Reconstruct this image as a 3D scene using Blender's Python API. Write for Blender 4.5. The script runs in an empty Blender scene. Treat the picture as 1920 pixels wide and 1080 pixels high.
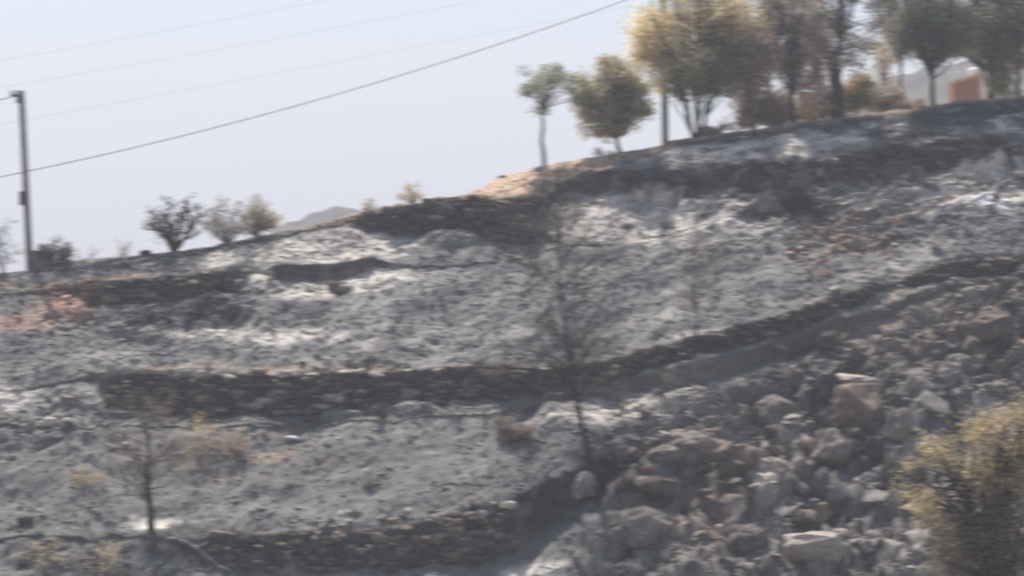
import bpy, math, random
import numpy as np
from mathutils import Vector, Matrix

# ------------------------------------------------------------------ camera, sky, sun
S = bpy.context.scene
COL = S.collection
rnd = random.Random(7)
rng = np.random.default_rng(11)

LENS = 100.0
F = 1920 * LENS / 36.0            # focal length in photo pixels
cam = bpy.data.cameras.new('camera')
cam.lens = LENS
cam.sensor_width = 36
cam.clip_start = 1.0
cam.clip_end = 30000
cam.dof.use_dof = True            # the photograph is soft all over, most of all sideways
cam.dof.focus_distance = 20.0
cam.dof.aperture_fstop = 7.0
cam.dof.aperture_ratio = 0.21
camo = bpy.data.objects.new('camera', cam)
camo.rotation_euler = (math.radians(90), 0, 0)
COL.objects.link(camo)
S.camera = camo

SUN_EL, SUN_AZ = 66.0, -28.0      # degrees; azimuth measured from +Y (behind the hill) towards +X
w = bpy.data.worlds.new('World')
S.world = w
w.use_nodes = True
nt = w.node_tree
bg = nt.nodes['Background']
sky = nt.nodes.new('ShaderNodeTexSky')
sky.sky_type = 'NISHITA'
sky.sun_disc = False
sky.sun_elevation = math.radians(SUN_EL)
sky.sun_rotation = math.radians(SUN_AZ)
sky.altitude = 300
sky.air_density = 1.0
sky.dust_density = 2.0
sky.ozone_density = 1.5
nt.links.new(sky.outputs[0], bg.inputs[0])
bg.inputs[1].default_value = 0.10
sl = bpy.data.lights.new('sun', 'SUN')
sl.energy = 4.9
sl.angle = math.radians(0.6)
sl.color = (1.0, 0.93, 0.84)
so = bpy.data.objects.new('sun', sl)
e, a = math.radians(SUN_EL), math.radians(SUN_AZ)
sd = Vector((math.cos(e) * math.sin(a), math.cos(e) * math.cos(a), math.sin(e)))
so.rotation_euler = (-sd).to_track_quat('-Z', 'Y').to_euler()
so.location = (0, 100, 80)
COL.objects.link(so)

S.view_settings.view_transform = 'Standard'
S.view_settings.look = 'None'
S.view_settings.exposure = 0.69
S.view_settings.gamma = 1.0
S.view_settings.use_curve_mapping = False
S.render.engine = 'CYCLES'
S.cycles.use_denoising = True
S.cycles.max_bounces = 6
S.cycles.transparent_max_bounces = 6
S.cycles.volume_bounces = 0

# ------------------------------------------------------------------ helpers
def P(px, py, Y):
    """the place at depth Y that the photograph shows at this pixel"""
    return Vector(((px - 960) / F * Y, Y, -(py - 540) / F * Y))

def tag(o, label=None, cat=None, group=None, kind=None):
    if label: o['label'] = label
    if cat: o['category'] = cat
    if group: o['group'] = group
    if kind: o['kind'] = kind
    return o

def link(name, me, parent=None):
    o = bpy.data.objects.new(name, me)
    COL.objects.link(o)
    if parent is not None:
        o.parent = parent
    return o

def empty(name, loc, label=None, cat=None, group=None):
    o = bpy.data.objects.new(name, None)
    o.empty_display_size = 0.2
    o.location = loc
    COL.objects.link(o)
    return tag(o, label, cat, group)

def np_mesh(name, V, Q, mat, smooth=True, col=None):
    """mesh from numpy arrays; Q is (n,3) or (n,4)"""
    me = bpy.data.meshes.new(name)
    V = np.asarray(V, np.float32); Q = np.asarray(Q, np.int32)
    n, k = Q.shape
    me.vertices.add(len(V)); me.vertices.foreach_set('co', V.ravel())
    me.loops.add(n * k); me.loops.foreach_set('vertex_index', Q.ravel())
    me.polygons.add(n)
    me.polygons.foreach_set('loop_start', np.arange(0, n * k, k, dtype=np.int32))
    me.polygons.foreach_set('loop_total', np.full(n, k, np.int32))
    me.polygons.foreach_set('use_smooth', np.full(n, smooth))
    if col is not None:
        at = me.color_attributes.new('col', 'FLOAT_COLOR', 'POINT')
        c = np.ones((len(V), 4), np.float32); c[:, :3] = col
        at.data.foreach_set('color', c.ravel())
    me.update(calc_edges=True); me.validate()
    me.materials.append(mat)
    return me

class MB:
    """collects faces"""
    def __init__(s): s.v = []; s.f = []; s.c = []
    def add(s, vs, fs, c=None):
        n = len(s.v); s.v += [tuple(p) for p in vs]; s.f += [tuple(i + n for i in f) for f in fs]
        s.c += [c or (1, 1, 1)] * len(vs)
    def box(s, c, d, rot=None, taper=1.0):
        vs = []
        for z in (-1, 1):
            k = taper if z > 0 else 1.0
            for x, y in ((-1, -1), (1, -1), (1, 1), (-1, 1)):
                p = Vector((x * d[0] / 2 * k, y * d[1] / 2 * k, z * d[2] / 2))
                if rot: p = rot @ p
                vs.append(p + Vector(c))
        s.add(vs, [(3, 2, 1, 0), (4, 5, 6, 7), (0, 1, 5, 4), (1, 2, 6, 5), (2, 3, 7, 6), (3, 0, 4, 7)])
    def tube(s, pts, rads, n=6, cap=True, c=None):
        rings = []; up = Vector((0.13, 0.31, 0.94)).normalized()
        for i, p in enumerate(pts):
            a_ = Vector(pts[max(i - 1, 0)]); b_ = Vector(pts[min(i + 1, len(pts) - 1)])
            t = (b_ - a_)
            t = t.normalized() if t.length > 1e-9 else Vector((0, 0, 1))
            u = t.cross(up)
            if u.length < 1e-3: u = t.cross(Vector((1, 0, 0)))
            u.normalize(); v = t.cross(u)
            rings.append([Vector(p) + (u * math.cos(2 * math.pi * k / n) + v * math.sin(2 * math.pi * k / n)) * rads[i] for k in range(n)])
        vs = [q for r in rings for q in r]; fs = []
        for i in range(len(pts) - 1):
            for k in range(n):
                fs.append((i * n + k, i * n + (k + 1) % n, (i + 1) * n + (k + 1) % n, (i + 1) * n + k))
        if cap:
            fs.append(tuple(range(n))[::-1]); fs.append(tuple((len(pts) - 1) * n + k for k in range(n)))
        s.add(vs, fs, c)
    def build(s, name, mat, parent=None, smooth=False, loc=None):
        me = bpy.data.meshes.new(name)
        me.from_pydata(s.v, [], s.f)
        if smooth: me.polygons.foreach_set('use_smooth', [True] * len(me.polygons))
        me.materials.append(mat)
        o = link(name, me, parent)
        if loc is not None: o.location = loc
        return o

# ---- noise in numpy
PERM = np.random.default_rng(3).permutation(4096)
GRAD = np.random.default_rng(4).uniform(0, 2 * np.pi, 4096)
def h2(i, j, s=0):
    return PERM[(PERM[(i + s * 131) & 4095] + j * 7 + s * 977) & 4095]
def perlin(x, y, s=0):
    xi = np.floor(x).astype(np.int64); yi = np.floor(y).astype(np.int64)
    xf = x - xi; yf = y - yi
    u = xf * xf * xf * (xf * (xf * 6 - 15) + 10); v = yf * yf * yf * (yf * (yf * 6 - 15) + 10)
    def g(a, b):
        t = GRAD[h2(xi + a, yi + b, s)]
        return np.cos(t) * (xf - a) + np.sin(t) * (yf - b)
    n0 = g(0, 0) * (1 - u) + g(1, 0) * u; n1 = g(0, 1) * (1 - u) + g(1, 1) * u
    return (n0 * (1 - v) + n1 * v) * 1.5
def fbm(x, y, o=4, s=0, gain=0.5):
    r = 0; am = 1.0
    for k in range(o):
        r = r + am * perlin(x * 2 ** k + 17.3 * k, y * 2 ** k - 9.1 * k, s + k); am *= gain
    return r
def worley(x, y, s=0):
    """distance to nearest and second nearest feature point, and the nearest cell's random value"""
    xi = np.floor(x).astype(np.int64); yi = np.floor(y).astype(np.int64)
    d1 = np.full(x.shape, 9.0); d2 = np.full(x.shape, 9.0); idv = np.zeros(x.shape)
    for a_ in (-1, 0, 1):
        for b_ in (-1, 0, 1):
            h = h2(xi + a_, yi + b_, s); h_ = h2(xi + a_ + 57, yi + b_ + 31, s + 1)
            d = np.hypot(xi + a_ + h / 4096 - x, yi + b_ + h_ / 4096 - y)
            near = d < d1
            d2 = np.where(near, d1, np.minimum(d2, d)); idv = np.where(near, PERM[h] / 4096, idv)
            d1 = np.where(near, d, d1)
    return d1, d2, idv
def sstep(a_, b_, x):
    t = np.clip((x - a_) / (b_ - a_), 0, 1); return t * t * (3 - 2 * t)

LEAF_B = 2.3
# ---- materials
def new_mat(name):
    m = bpy.data.materials.new(name); m.use_nodes = True
    t = m.node_tree; b = t.nodes['Principled BSDF']
    b.inputs['Specular IOR Level'].default_value = 0.2
    b.inputs['Roughness'].default_value = 0.9
    return m, t, b
def noise_node(t, scale, detail=5, rough=0.6, stretch=None, coord='Object'):
    tc = t.nodes.new('ShaderNodeTexCoord'); n = t.nodes.new('ShaderNodeTexNoise')
    n.inputs['Scale'].default_value = scale; n.inputs['Detail'].default_value = detail
    n.inputs['Roughness'].default_value = rough
    src = tc.outputs[coord]
    if stretch:
        mp = t.nodes.new('ShaderNodeMapping'); mp.inputs['Scale'].default_value = stretch
        t.links.new(src, mp.inputs[0]); src = mp.outputs[0]
    t.links.new(src, n.inputs['Vector'])
    return n
def ramp(t, fac, stops):
    r = t.nodes.new('ShaderNodeValToRGB')
    r.color_ramp.elements[0].position = stops[0][0]; r.color_ramp.elements[0].color = (*stops[0][1], 1)
    r.color_ramp.elements[1].position = stops[-1][0]; r.color_ramp.elements[1].color = (*stops[-1][1], 1)
    for p_, c_ in stops[1:-1]:
        el = r.color_ramp.elements.new(p_); el.color = (*c_, 1)
    t.links.new(fac, r.inputs[0]); return r
def mixc(t, mode, fac, a_, b_):
    m = t.nodes.new('ShaderNodeMix'); m.data_type = 'RGBA'; m.blend_type = mode
    m.inputs[0].default_value = fac
    for k, v in ((6, a_), (7, b_)):
        if isinstance(v, tuple): m.inputs[k].default_value = (*v, 1)
        else: t.links.new(v, m.inputs[k])
    return m
def bump(t, b, h, strength, dist):
    bn = t.nodes.new('ShaderNodeBump'); bn.inputs['Strength'].default_value = strength
    bn.inputs['Distance'].default_value = dist
    t.links.new(h, bn.inputs['Height']); t.links.new(bn.outputs[0], b.inputs['Normal'])

def simple_mat(name, c1, c2, scale=8, bumpd=0.02, stretch=None, rough=0.9, per_object=0.0):
    m, t, b = new_mat(name)
    n = noise_node(t, scale, stretch=stretch)
    r = ramp(t, n.outputs[0], [(0.3, c1), (0.7, c2)])
    out = r.outputs[0]
    if per_object:
        oi = t.nodes.new('ShaderNodeObjectInfo')
        lo, hi = 1 - per_object, 1 + per_object
        r2 = ramp(t, oi.outputs['Random'], [(0, (lo, lo, lo)), (0.5, (1, 0.98, 0.95)), (1, (hi, hi * .97, hi * .93))])
        out = mixc(t, 'MULTIPLY', 1.0, out, r2.outputs[0]).outputs[2]
    t.links.new(out, b.inputs['Base Color'])
    b.inputs['Roughness'].default_value = rough
    if bumpd: bump(t, b, n.outputs[0], 0.8, bumpd)
    return m

def ground_mat():
    m, t, b = new_mat('burnt_ground')
    vc = t.nodes.new('ShaderNodeVertexColor'); vc.layer_name = 'col'
    n1 = noise_node(t, 1.3, 8, 0.68, (0.7, 1, 1)); n2 = noise_node(t, 7, 6, 0.7, (0.55, 1, 1.2))
    r1 = ramp(t, n1.outputs[0], [(0.3, (0.66, 0.67, 0.70)), (0.5, (1, 1, 1)), (0.7, (1.28, 1.26, 1.23))])
    r2 = ramp(t, n2.outputs[0], [(0.32, (0.62, 0.62, 0.64)), (0.5, (1, 1, 1)), (0.68, (1.38, 1.35, 1.31))])
    a_ = mixc(t, 'MULTIPLY', 1.0, vc.outputs[0], r1.outputs[0])
    c_ = mixc(t, 'MULTIPLY', 1.0, a_.outputs[2], r2.outputs[0])
    t.links.new(c_.outputs[2], b.inputs['Base Color'])
    b.inputs['Roughness'].default_value = 1.0
    b.inputs['Specular IOR Level'].default_value = 0.05
    bump(t, b, n2.outputs[0], 0.7, 0.07)
    return m
M_GROUND = ground_mat()
M_FIELD = simple_mat('dry_field', (0.10, 0.085, 0.06), (0.19, 0.155, 0.11), 0.02, 0)
M_HILL = simple_mat('far_scrub', (0.012, 0.014, 0.012), (0.10, 0.085, 0.066), 0.07, 0)
M_STONE_DARK = simple_mat('sooty_stone', (0.034, 0.029, 0.029), (0.11, 0.087, 0.078), 3, 0.03, None, 0.95, 0.45)
M_STONE_BROWN = simple_mat('brown_stone', (0.095, 0.078, 0.068), (0.235, 0.19, 0.163), 3, 0.03, None, 0.95, 0.4)
M_STONE_GREY = simple_mat('ashy_stone', (0.10, 0.10, 0.10), (0.30, 0.28, 0.265), 2.5, 0.03, None, 0.95, 0.4)
M_STONE_PALE = simple_mat('pale_stone', (0.30, 0.27, 0.24), (0.50, 0.45, 0.40), 3, 0.02, None, 0.95, 0.2)
M_STONE_ORANGE = simple_mat('rust_stone', (0.22, 0.14, 0.11), (0.42, 0.29, 0.235), 3, 0.02, None, 0.95, 0.35)
M_BOULDER = simple_mat('boulder_rock', (0.065, 0.06, 0.058), (0.25, 0.22, 0.20), 2.6, 0.12, None, 0.95, 0.3)
M_CHAR = simple_mat('charred_bark', (0.012, 0.012, 0.014), (0.05, 0.047, 0.047), 6, 0.02, (1, 1, .3))
M_BARK = simple_mat('grey_bark', (0.10, 0.09, 0.085), (0.22, 0.20, 0.19), 6, 0.02, (1, 1, .3))
M_DARKBARK = simple_mat('dark_bark', (0.035, 0.03, 0.03), (0.09, 0.075, 0.07), 6, 0.02, (1, 1, .3))
M_TWIG = simple_mat('dry_twig', (0.10, 0.085, 0.075), (0.2, 0.17, 0.145), 6, 0)
M_POLE = simple_mat('weathered_pole', (0.13, 0.12, 0.125), (0.25, 0.23, 0.235), 4, 0.01, (3, 3, .2))
M_METAL = simple_mat('grey_metal', (0.12, 0.12, 0.13), (0.18, 0.18, 0.19), 10, 0, None, 0.5)
M_WIRE = simple_mat('wire', (0.05, 0.05, 0.055), (0.08, 0.08, 0.08), 2, 0, None, 0.6)
M_CONC = simple_mat('grey_render', (0.16, 0.15, 0.15), (0.27, 0.25, 0.24), 2.5, 0.01)
M_CLAY = simple_mat('terracotta', (0.28, 0.145, 0.10), (0.36, 0.19, 0.13), 3, 0.01)
M_CLAYTOP = simple_mat('pale_clay_tile', (0.55, 0.36, 0.24), (0.65, 0.45, 0.32), 5, 0.01, None, 0.9, 0.15)
M_WHITE = simple_mat('white_plastic', (0.7, 0.7, 0.7), (0.8, 0.8, 0.8), 3, 0, None, 0.5)

def leaf_mat():
    m = bpy.data.materials.new('leaves'); m.use_nodes = True; t = m.node_tree
    for n in list(t.nodes): t.nodes.remove(n)
    vc = t.nodes.new('ShaderNodeVertexColor'); vc.layer_name = 'col'
    d = t.nodes.new('ShaderNodeBsdfDiffuse'); tr = t.nodes.new('ShaderNodeBsdfTranslucent')
    mx = t.nodes.new('ShaderNodeMixShader'); mx.inputs[0].default_value = 0.58
    o = t.nodes.new('ShaderNodeOutputMaterial')
    t.links.new(vc.outputs[0], d.inputs[0]); t.links.new(vc.outputs[0], tr.inputs[0])
    t.links.new(d.outputs[0], mx.inputs[1]); t.links.new(tr.outputs[0], mx.inputs[2])
    t.links.new(mx.outputs[0], o.inputs[0]); return m
M_LEAF = leaf_mat()

# ------------------------------------------------------------------ the hillside
# break lines read along the slope: (column, top of face, foot of face)
RIDGE = [(-900, 560), (-300, 535), (0, 514), (60, 508), (120, 492), (165, 485), (240, 477), (330, 468), (430, 456), (500, 442), (540, 431),
         (600, 422), (660, 403), (700, 392), (760, 384), (850, 371), (900, 352), (935, 331), (1010, 313), (1060, 301), (1130, 291),
         (1220, 276), (1260, 264), (1330, 253), (1420, 241), (1500, 227), (1600, 216), (1700, 203), (1800, 191), (1920, 181), (2300, 150), (2900, 130)]
W2 = [(-900, 568, 568), (0, 524, 524), (330, 474, 474), (500, 450, 450), (600, 430, 430), (660, 412, 412), (680, 401, 428), (740, 391, 438), (800, 382, 432),
      (850, 380, 434), (900, 374, 444), (1000, 370, 456), (1020, 380, 400), (1040, 352, 366), (1100, 336, 378), (1200, 324, 376),
      (1300, 326, 356), (1400, 318, 346), (1440, 324, 332), (1462, 312, 338), (1560, 292, 334), (1700, 272, 318), (1840, 262, 312), (1920, 276, 306),
      (2300, 240, 260), (2900, 215, 215)]
W1 = [(-900, 600, 600), (0, 560, 560), (150, 536, 552), (165, 528, 575), (300, 520, 564), (445, 511, 551), (470, 512, 514), (505, 512, 516), (520, 502, 534), (620, 487, 524),
      (700, 478, 500), (745, 490, 493), (900, 492, 492), (1100, 470, 470), (1370, 410, 412), (1420, 375, 398), (1500, 372, 398), (1560, 382, 392), (1700, 350, 352), (1920, 335, 335), (2900, 280, 280)]
W3 = [(-900, 770, 770), (0, 735, 735), (180, 705, 712), (200, 703, 766), (400, 705, 778), (600, 700, 776), (700, 698, 764), (950, 690, 746), (1060, 684, 716), (1160, 670, 706),
      (1280, 642, 672), (1420, 600, 636), (1480, 584, 614), (1560, 562, 590), (1640, 532, 550), (1670, 528, 534), (1700, 513, 532), (1800, 494, 520),
      (1880, 487, 522), (1920, 483, 504), (2300, 440, 455), (2900, 400, 400)]
W3B = [(-900, 840, 840), (0, 800, 800), (190, 800, 800), (400, 805, 805), (900, 780, 780), (1060, 728, 744), (1180, 712, 738), (1280, 688, 736), (1350, 668, 720), (1440, 640, 676),
       (1520, 612, 646), (1640, 572, 592), (1720, 548, 562), (1800, 535, 552), (1870, 540, 548), (1920, 520, 526), (2900, 450, 450)]
W5 = [(-900, 1080, 1080), (0, 1010, 1010), (340, 1004, 1010), (380, 1003, 1055), (480, 1002, 1068), (600, 1002, 1068), (760, 988, 1062), (880, 962, 1055), (960, 940, 1040), (1030, 905, 985),
      (1120, 868, 935), (1200, 845, 870), (1300, 830, 835), (1500, 800, 805), (1920, 740, 745), (2900, 700, 700)]

def lin(tab, k, x):
    a_ = np.array(tab, float); x = np.asarray(x, float)
    r_ = np.interp(x, a_[:, 0], a_[:, k])
    i_ = a_[0, 1] * .37
    if tab is RIDGE: return r_ + fbm(x * .03, x * 0 + .5, 4, 45) * 2.0
    q_ = .45 if tab is W1 else (1.0 + 1.3 * sstep(1040, 1120, x) if tab is W2 else 1.0)
    return r_ + q_ * (fbm(x * .012, x * 0 + i_, 4, 46) * 5 + (k - 1) * fbm(x * .02, x * 0 + i_, 3, 47) * 6)

def breaks(px):
    """image heights of the break lines, from the foot of the slope to the ridge"""
    px = np.asarray(px, float)
    ys = [np.full(px.shape, 1480.0)]
    for tb in (W5, W3B, W3, W1, W2):
        ys.append(lin(tb, 2, px)); ys.append(lin(tb, 1, px))
    ys.append(lin(RIDGE, 1, px))
    ys = np.array(ys)
    for k in range(len(ys) - 2, -1, -1):
        ys[k] = np.maximum(ys[k], ys[k + 1] + (1.5 if k % 2 == 1 else 4))
    return ys
SLOPE = [34, 36, 30, 30, 31, 27]        # degrees, ground between the faces
def depths(px):
    ys = breaks(px); Y = [np.full(np.shape(px), 98.0) + 0.0 * np.asarray(px)]
    for k in range(1, len(ys)):
        dz = (ys[k - 1] - ys[k]) / F * Y[-1]
        if k % 2 == 0: Y.append(Y[-1] + dz * 0.14)
        else: Y.append(Y[-1] + dz / math.tan(math.radians(SLOPE[k // 2])))
    return ys, np.array(Y)

cols = np.concatenate([np.linspace(-900, -120, 50)[:-1], np.linspace(-120, 2040, 1180), np.linspace(2040, 2900, 50)[1:]])
# soften the depth along the slope so neighbouring columns join smoothly
def smooth_cols(A, n):
    k = np.hanning(n); k /= k.sum()
    return np.array([np.convolve(np.pad(r, n // 2, mode='edge'), k, 'valid') for r in A])
ys, YD = depths(cols)
YD = smooth_cols(YD, 25)
NROW = [70, 36, 60, 24, 34, 30, 120, 26, 60, 34, 44]
rows_y = []; rows_Y = []; rows_k = []
for k, n in enumerate(NROW):
    for q in range(n):
        f_ = q / n
        rows_y.append(ys[k] * (1 - f_) + ys[k + 1] * f_); rows_Y.append(YD[k] * (1 - f_) + YD[k + 1] * f_); rows_k.append(k)
rows_y.append(ys[-1]); rows_Y.append(YD[-1]); rows_k.append(len(NROW))
GY = np.array(rows_y); GD = np.array(rows_Y); NR = len(GY); NC = len(cols)
GP = np.broadcast_to(cols, GY.shape)
X = (GP - 960) / F * GD; Z = -(GY - 540) / F * GD
# arc length down the slope, used as the second noise coordinate
T = np.concatenate([np.zeros((1, NC)), np.cumsum(np.hypot(np.diff(GD, axis=0), np.diff(Z, axis=0)), axis=0)])
T = T - T[-1] + 60
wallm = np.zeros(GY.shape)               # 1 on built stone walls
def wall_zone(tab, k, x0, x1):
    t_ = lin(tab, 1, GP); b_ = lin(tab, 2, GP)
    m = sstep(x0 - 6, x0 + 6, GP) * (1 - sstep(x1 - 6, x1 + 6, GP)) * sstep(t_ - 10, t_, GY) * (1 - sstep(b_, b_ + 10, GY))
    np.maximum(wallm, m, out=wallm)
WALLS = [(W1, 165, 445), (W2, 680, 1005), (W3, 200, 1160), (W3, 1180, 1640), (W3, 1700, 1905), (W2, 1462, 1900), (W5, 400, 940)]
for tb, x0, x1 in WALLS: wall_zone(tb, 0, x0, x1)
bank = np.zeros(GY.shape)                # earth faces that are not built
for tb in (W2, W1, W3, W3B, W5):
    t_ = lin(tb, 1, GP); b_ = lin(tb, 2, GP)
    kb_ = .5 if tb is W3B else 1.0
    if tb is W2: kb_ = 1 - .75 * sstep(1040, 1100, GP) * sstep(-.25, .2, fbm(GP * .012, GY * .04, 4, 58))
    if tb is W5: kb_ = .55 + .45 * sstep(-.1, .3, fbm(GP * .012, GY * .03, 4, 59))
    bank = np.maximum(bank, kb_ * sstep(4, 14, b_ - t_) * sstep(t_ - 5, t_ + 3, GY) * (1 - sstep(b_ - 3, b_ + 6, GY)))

BLOB_N = fbm(X * 0.9 + 3, T * 1.4, 4, 21) * 0.45
def blob(cx, cy, rx, ry, soft=0.5, rot=0.0):
    a_ = math.radians(rot); dx = GP - cx; dy = GY - cy
    u = (dx * math.cos(a_) - dy * math.sin(a_)) / rx; v = (dx * math.sin(a_) + dy * math.cos(a_)) / ry
    n = BLOB_N
    return 1 - sstep(1 - soft, 1 + soft, np.hypot(u, v) + n)

rocky = np.maximum.reduce([sstep(1080, 1260, GP + (GY - 900) * 0.5) * sstep(700, 800, GY),
                           sstep(0, 60, GY - (760 - (GP - 1250) * 0.42)) * sstep(1250, 1400, GP)])
rocky2 = blob(1640, 400, 260, 60, 0.5, 8) * 0.6 + blob(1250, 350, 200, 50) * .3 + blob(330, 600, 170, 35) * .55 + blob(80, 800, 140, 60) * .45 + blob(230, 1050, 260, 35) * .5
rk = np.clip(rocky + rocky2, 0, 1)

# relief
d_big = fbm(X * 0.16, T * 0.22, 3, 1) * 0.32
d_mid = fbm(X * 0.42, T * 1.0, 4, 5, 0.55)
d_fin = fbm(X * 1.7, T * 3.6, 4, 9, 0.6)
w1a, w1b, wid = worley(X * 0.42 + 0.35 * d_mid, T * 0.6 + 0.3 * d_mid, 31)
w2a, w2b, wid2 = worley(X * 0.95 + 0.3 * d_fin, T * 2.0 + 0.2 * d_fin, 37)
w3a, w3b, wid3 = worley(X * 2.6, T * 5.2 + 0.4 * d_fin, 41)
boulders = np.clip(w1b - w1a, 0, .5) * (0.5 + wid) * 1.0
lumps = np.clip(w2b - w2a, 0, .45) * (0.3 + wid2)
clods = np.clip(w3b - w3a, 0, .4) * wid3
free = 1 - wallm
rough = 0.28 + 0.72 * sstep(0.0, 0.55, fbm(X * 0.22, T * 0.35, 3, 63)) + 0.4 * rk
disp = d_big * (1 - 0.7 * wallm) * (1 + 0.9 * rocky) + free * (d_mid * (0.07 + 0.20 * rk) + d_fin * (0.034 * rough + 0.05 * rk) + clods * 0.16 * rough + lumps * (0.10 * rough + 0.10 * rk) + boulders * 0.42 * sstep(.1, .6, wid) * rk)
diag = fbm((X - T) * 0.42, (X + T) * 0.13, 4, 67, .55)
disp = disp + rk * free * (0.75 * (0.35 - np.abs(diag)) + 0.25 * diag)
sx = T * 1.5 + X * 0.25 + fbm(X * 0.35, T * 0.35, 4, 64) * 2.2
disp = disp + free * rk * (0.20 * np.abs((sx % 1) - .55) ** 0.7 * (1 + fbm(X * .8, T * .8, 3, 65)) + 0.07 * fbm(X * 3.2, T * 4.5, 3, 66, .65)) + wallm * d_fin * 0.03
for m_ in [(855, 446, 50, 10, .5, 0, .3), (770, 772, 46, 8, .5, 0, .3), (640, 778, 40, 7, .5, 0, .25), (420, 585, 60, 12, .6, 0, .25), (1420, 336, 34, 16, .5, 0, .5), (1840, 308, 50, 16, .5, 0, .5), (1690, 322, 40, 14, .5, 0, .6), (1240, 372, 50, 12, .5, 0, .4), (1560, 330, 30, 14, .5, 0, .5), (500, 1056, 60, 14, .5, 0, .4), (690, 1050, 50, 12, .5, 0, .35)]:
    disp += blob(*m_[:6]) * m_[6]
# gullies running down the rocky flank
gul = np.abs(fbm(X * 0.33 + T * 0.12, T * 0.09, 3, 61))
disp -= rocky * (1 - sstep(0.0, 0.16, gul)) * 0.9
edge = sstep(0, 26, GY - GY[-1])          # calmer towards the skyline
disp *= 0.35 + 0.65 * edge
ang = 0.55
X2 = X + free * (fbm(X * 1.7, T * 1.7, 3, 71) * (0.10 + 0.25 * rk))
Y2 = GD - disp * math.sin(ang)
Z2 = Z + disp * math.cos(ang)

# ground colour: grey ash, pale ash, char, bare soil (some dark patches and faces hold painted shade)
def C(*c): return np.array(c, float)
base = np.ones(GY.shape + (3,)) * C(0.171, 0.174, 0.169)
def lay(c, m):
    global base
    m = np.clip(m, 0, 1)[..., None]; base = base * (1 - m) + C(*c) * m
big = fbm(X * 0.25, T * 0.4, 4, 81); mid = fbm(X * 0.8, T * 1.3, 5, 91, .6)
lay((0.27, 0.26, 0.245), sstep(0.1, 0.6, big + mid * .5) * .7)
lay((0.10, 0.10, 0.105), sstep(0.05, 0.55, -big + mid * .6) * .8)
lay((0.15, 0.137, 0.127), rocky * .75)
lay((0.143, 0.146, 0.141), sstep(770, 850, GY) * (1 - sstep(950, 1150, GP)) * .75)
t3_ = lin(W3, 2, GP); t3b_ = lin(W3B, 1, GP)
lay((0.30, 0.285, 0.268), sstep(t3_ - 1, t3_ + 5, GY) * (1 - sstep(t3b_ - 4, t3b_ + 1, GY)) * sstep(1120, 1220, GP) * sstep(-.5, .1, mid))
PALE = (0.52, 0.478, 0.437)
for b_ in [(575, 472, 215, 19, .5, 6), (700, 460, 70, 22, .5, 0), (650, 440, 90, 12, .6, 8), (660, 520, 110, 26, .5, 4), (600, 545, 90, 18, .6, 3), (470, 528, 40, 16, .6, 0),
           (1300, 410, 190, 42, .6, 4), (1130, 400, 60, 40, .6, 0), (1520, 262, 170, 26, .6, 8), (1350, 290, 110, 18, .6, 5),
           (1830, 385, 130, 18, .6, 8), (1850, 320, 110, 26, .6, 14), (1650, 372, 120, 14, .7, 8),
           (1180, 770, 130, 28, .7, 6), (1300, 640, 110, 14, .7, 10), (480, 630, 220, 14, .8, -2),
           (290, 985, 60, 12, .6, 0), (990, 1072, 60, 12, .6, 4), (740, 1062, 60, 8, .6, 4), (20, 745, 50, 20, .7, 0), (1440, 905, 22, 60, .7, 0), (1880, 235, 70, 22, .7, 8)]:
    lay(PALE, blob(*b_) * sstep(-0.75, -0.1, mid) * 0.9)
lay((0.78, 0.77, 0.76), blob(1845, 388, 45, 10, .4, -14) * .9)
lay((0.75, 0.74, 0.73), blob(1430, 975, 18, 12, .5)); lay((0.75, 0.74, 0.73), blob(285, 992, 26, 5, .5) * .6)
CHAR_SHADE = (0.038, 0.040, 0.048)  # burnt ground, plus painted shadow below the burnt tree, bottom bank and flank clefts
for b_ in [(1500, 238, 330, 15, .5, 7), (1790, 225, 190, 34, .6, 8), (1180, 345, 190, 26, .6, 4), (1480, 340, 120, 30, .6, 0), (1700, 300, 230, 26, .6, 8),
           (330, 598, 160, 24, .7, 0), (1100, 900, 160, 50, .7, 20), (1560, 700, 120, 60, .8, 0),
           (1830, 690, 120, 50, .7, 0), (1130, 870, 80, 50, .6, 0), (1000, 960, 160, 40, .6, 15), (1600, 860, 100, 90, .8, 0), (640, 545, 22, 9, .5, 0), (60, 1045, 70, 22, .6, 0), (190, 1062, 90, 20, .6, 0), (300, 1030, 60, 14, .6, 0), (1650, 205, 300, 10, .5, 6), (1880, 205, 80, 16, .5, 4), (520, 1035, 120, 24, .5, 0),
           (850, 395, 170, 40, .5, 2), (1500, 390, 40, 30, .5, 0), (1478, 385, 26, 40, .5, 0), (1345, 388, 44, 9, .5, 38), (1295, 372, 20, 9, .5, 0), (1170, 428, 16, 6, .5, 0), (1540, 405, 20, 14, .5, 0), (1410, 360, 60, 16, .6, 30)]:
    lay(CHAR_SHADE, blob(*b_) * sstep(-0.5, 0.05, -mid + .1) * 0.9)
TAN = (0.46, 0.35, 0.26)
lay(TAN, blob(985, 338, 190, 30, .3, 15) * (1 - bank)); lay((0.40, 0.29, 0.21), blob(860, 372, 50, 7, .4, 10) * (1 - bank)); lay((0.36, 0.27, 0.2), blob(1110, 305, 130, 14, .5, 12) * .8)
lay((0.33, 0.24, 0.18), (1 - sstep(2, 8, GY - GY[-1])) * sstep(1200, 1300, GP) * .7)
lay((0.36, 0.27, 0.21), blob(600, 412, 110, 16, .6, 8) * .7); lay((0.44, 0.35, 0.27), blob(760, 384, 120, 8, .4, 8) * .9); lay((0.42, 0.35, 0.29), blob(600, 694, 260, 7, .6, 0) * .75)
RUST = (0.38, 0.24, 0.18)
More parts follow.
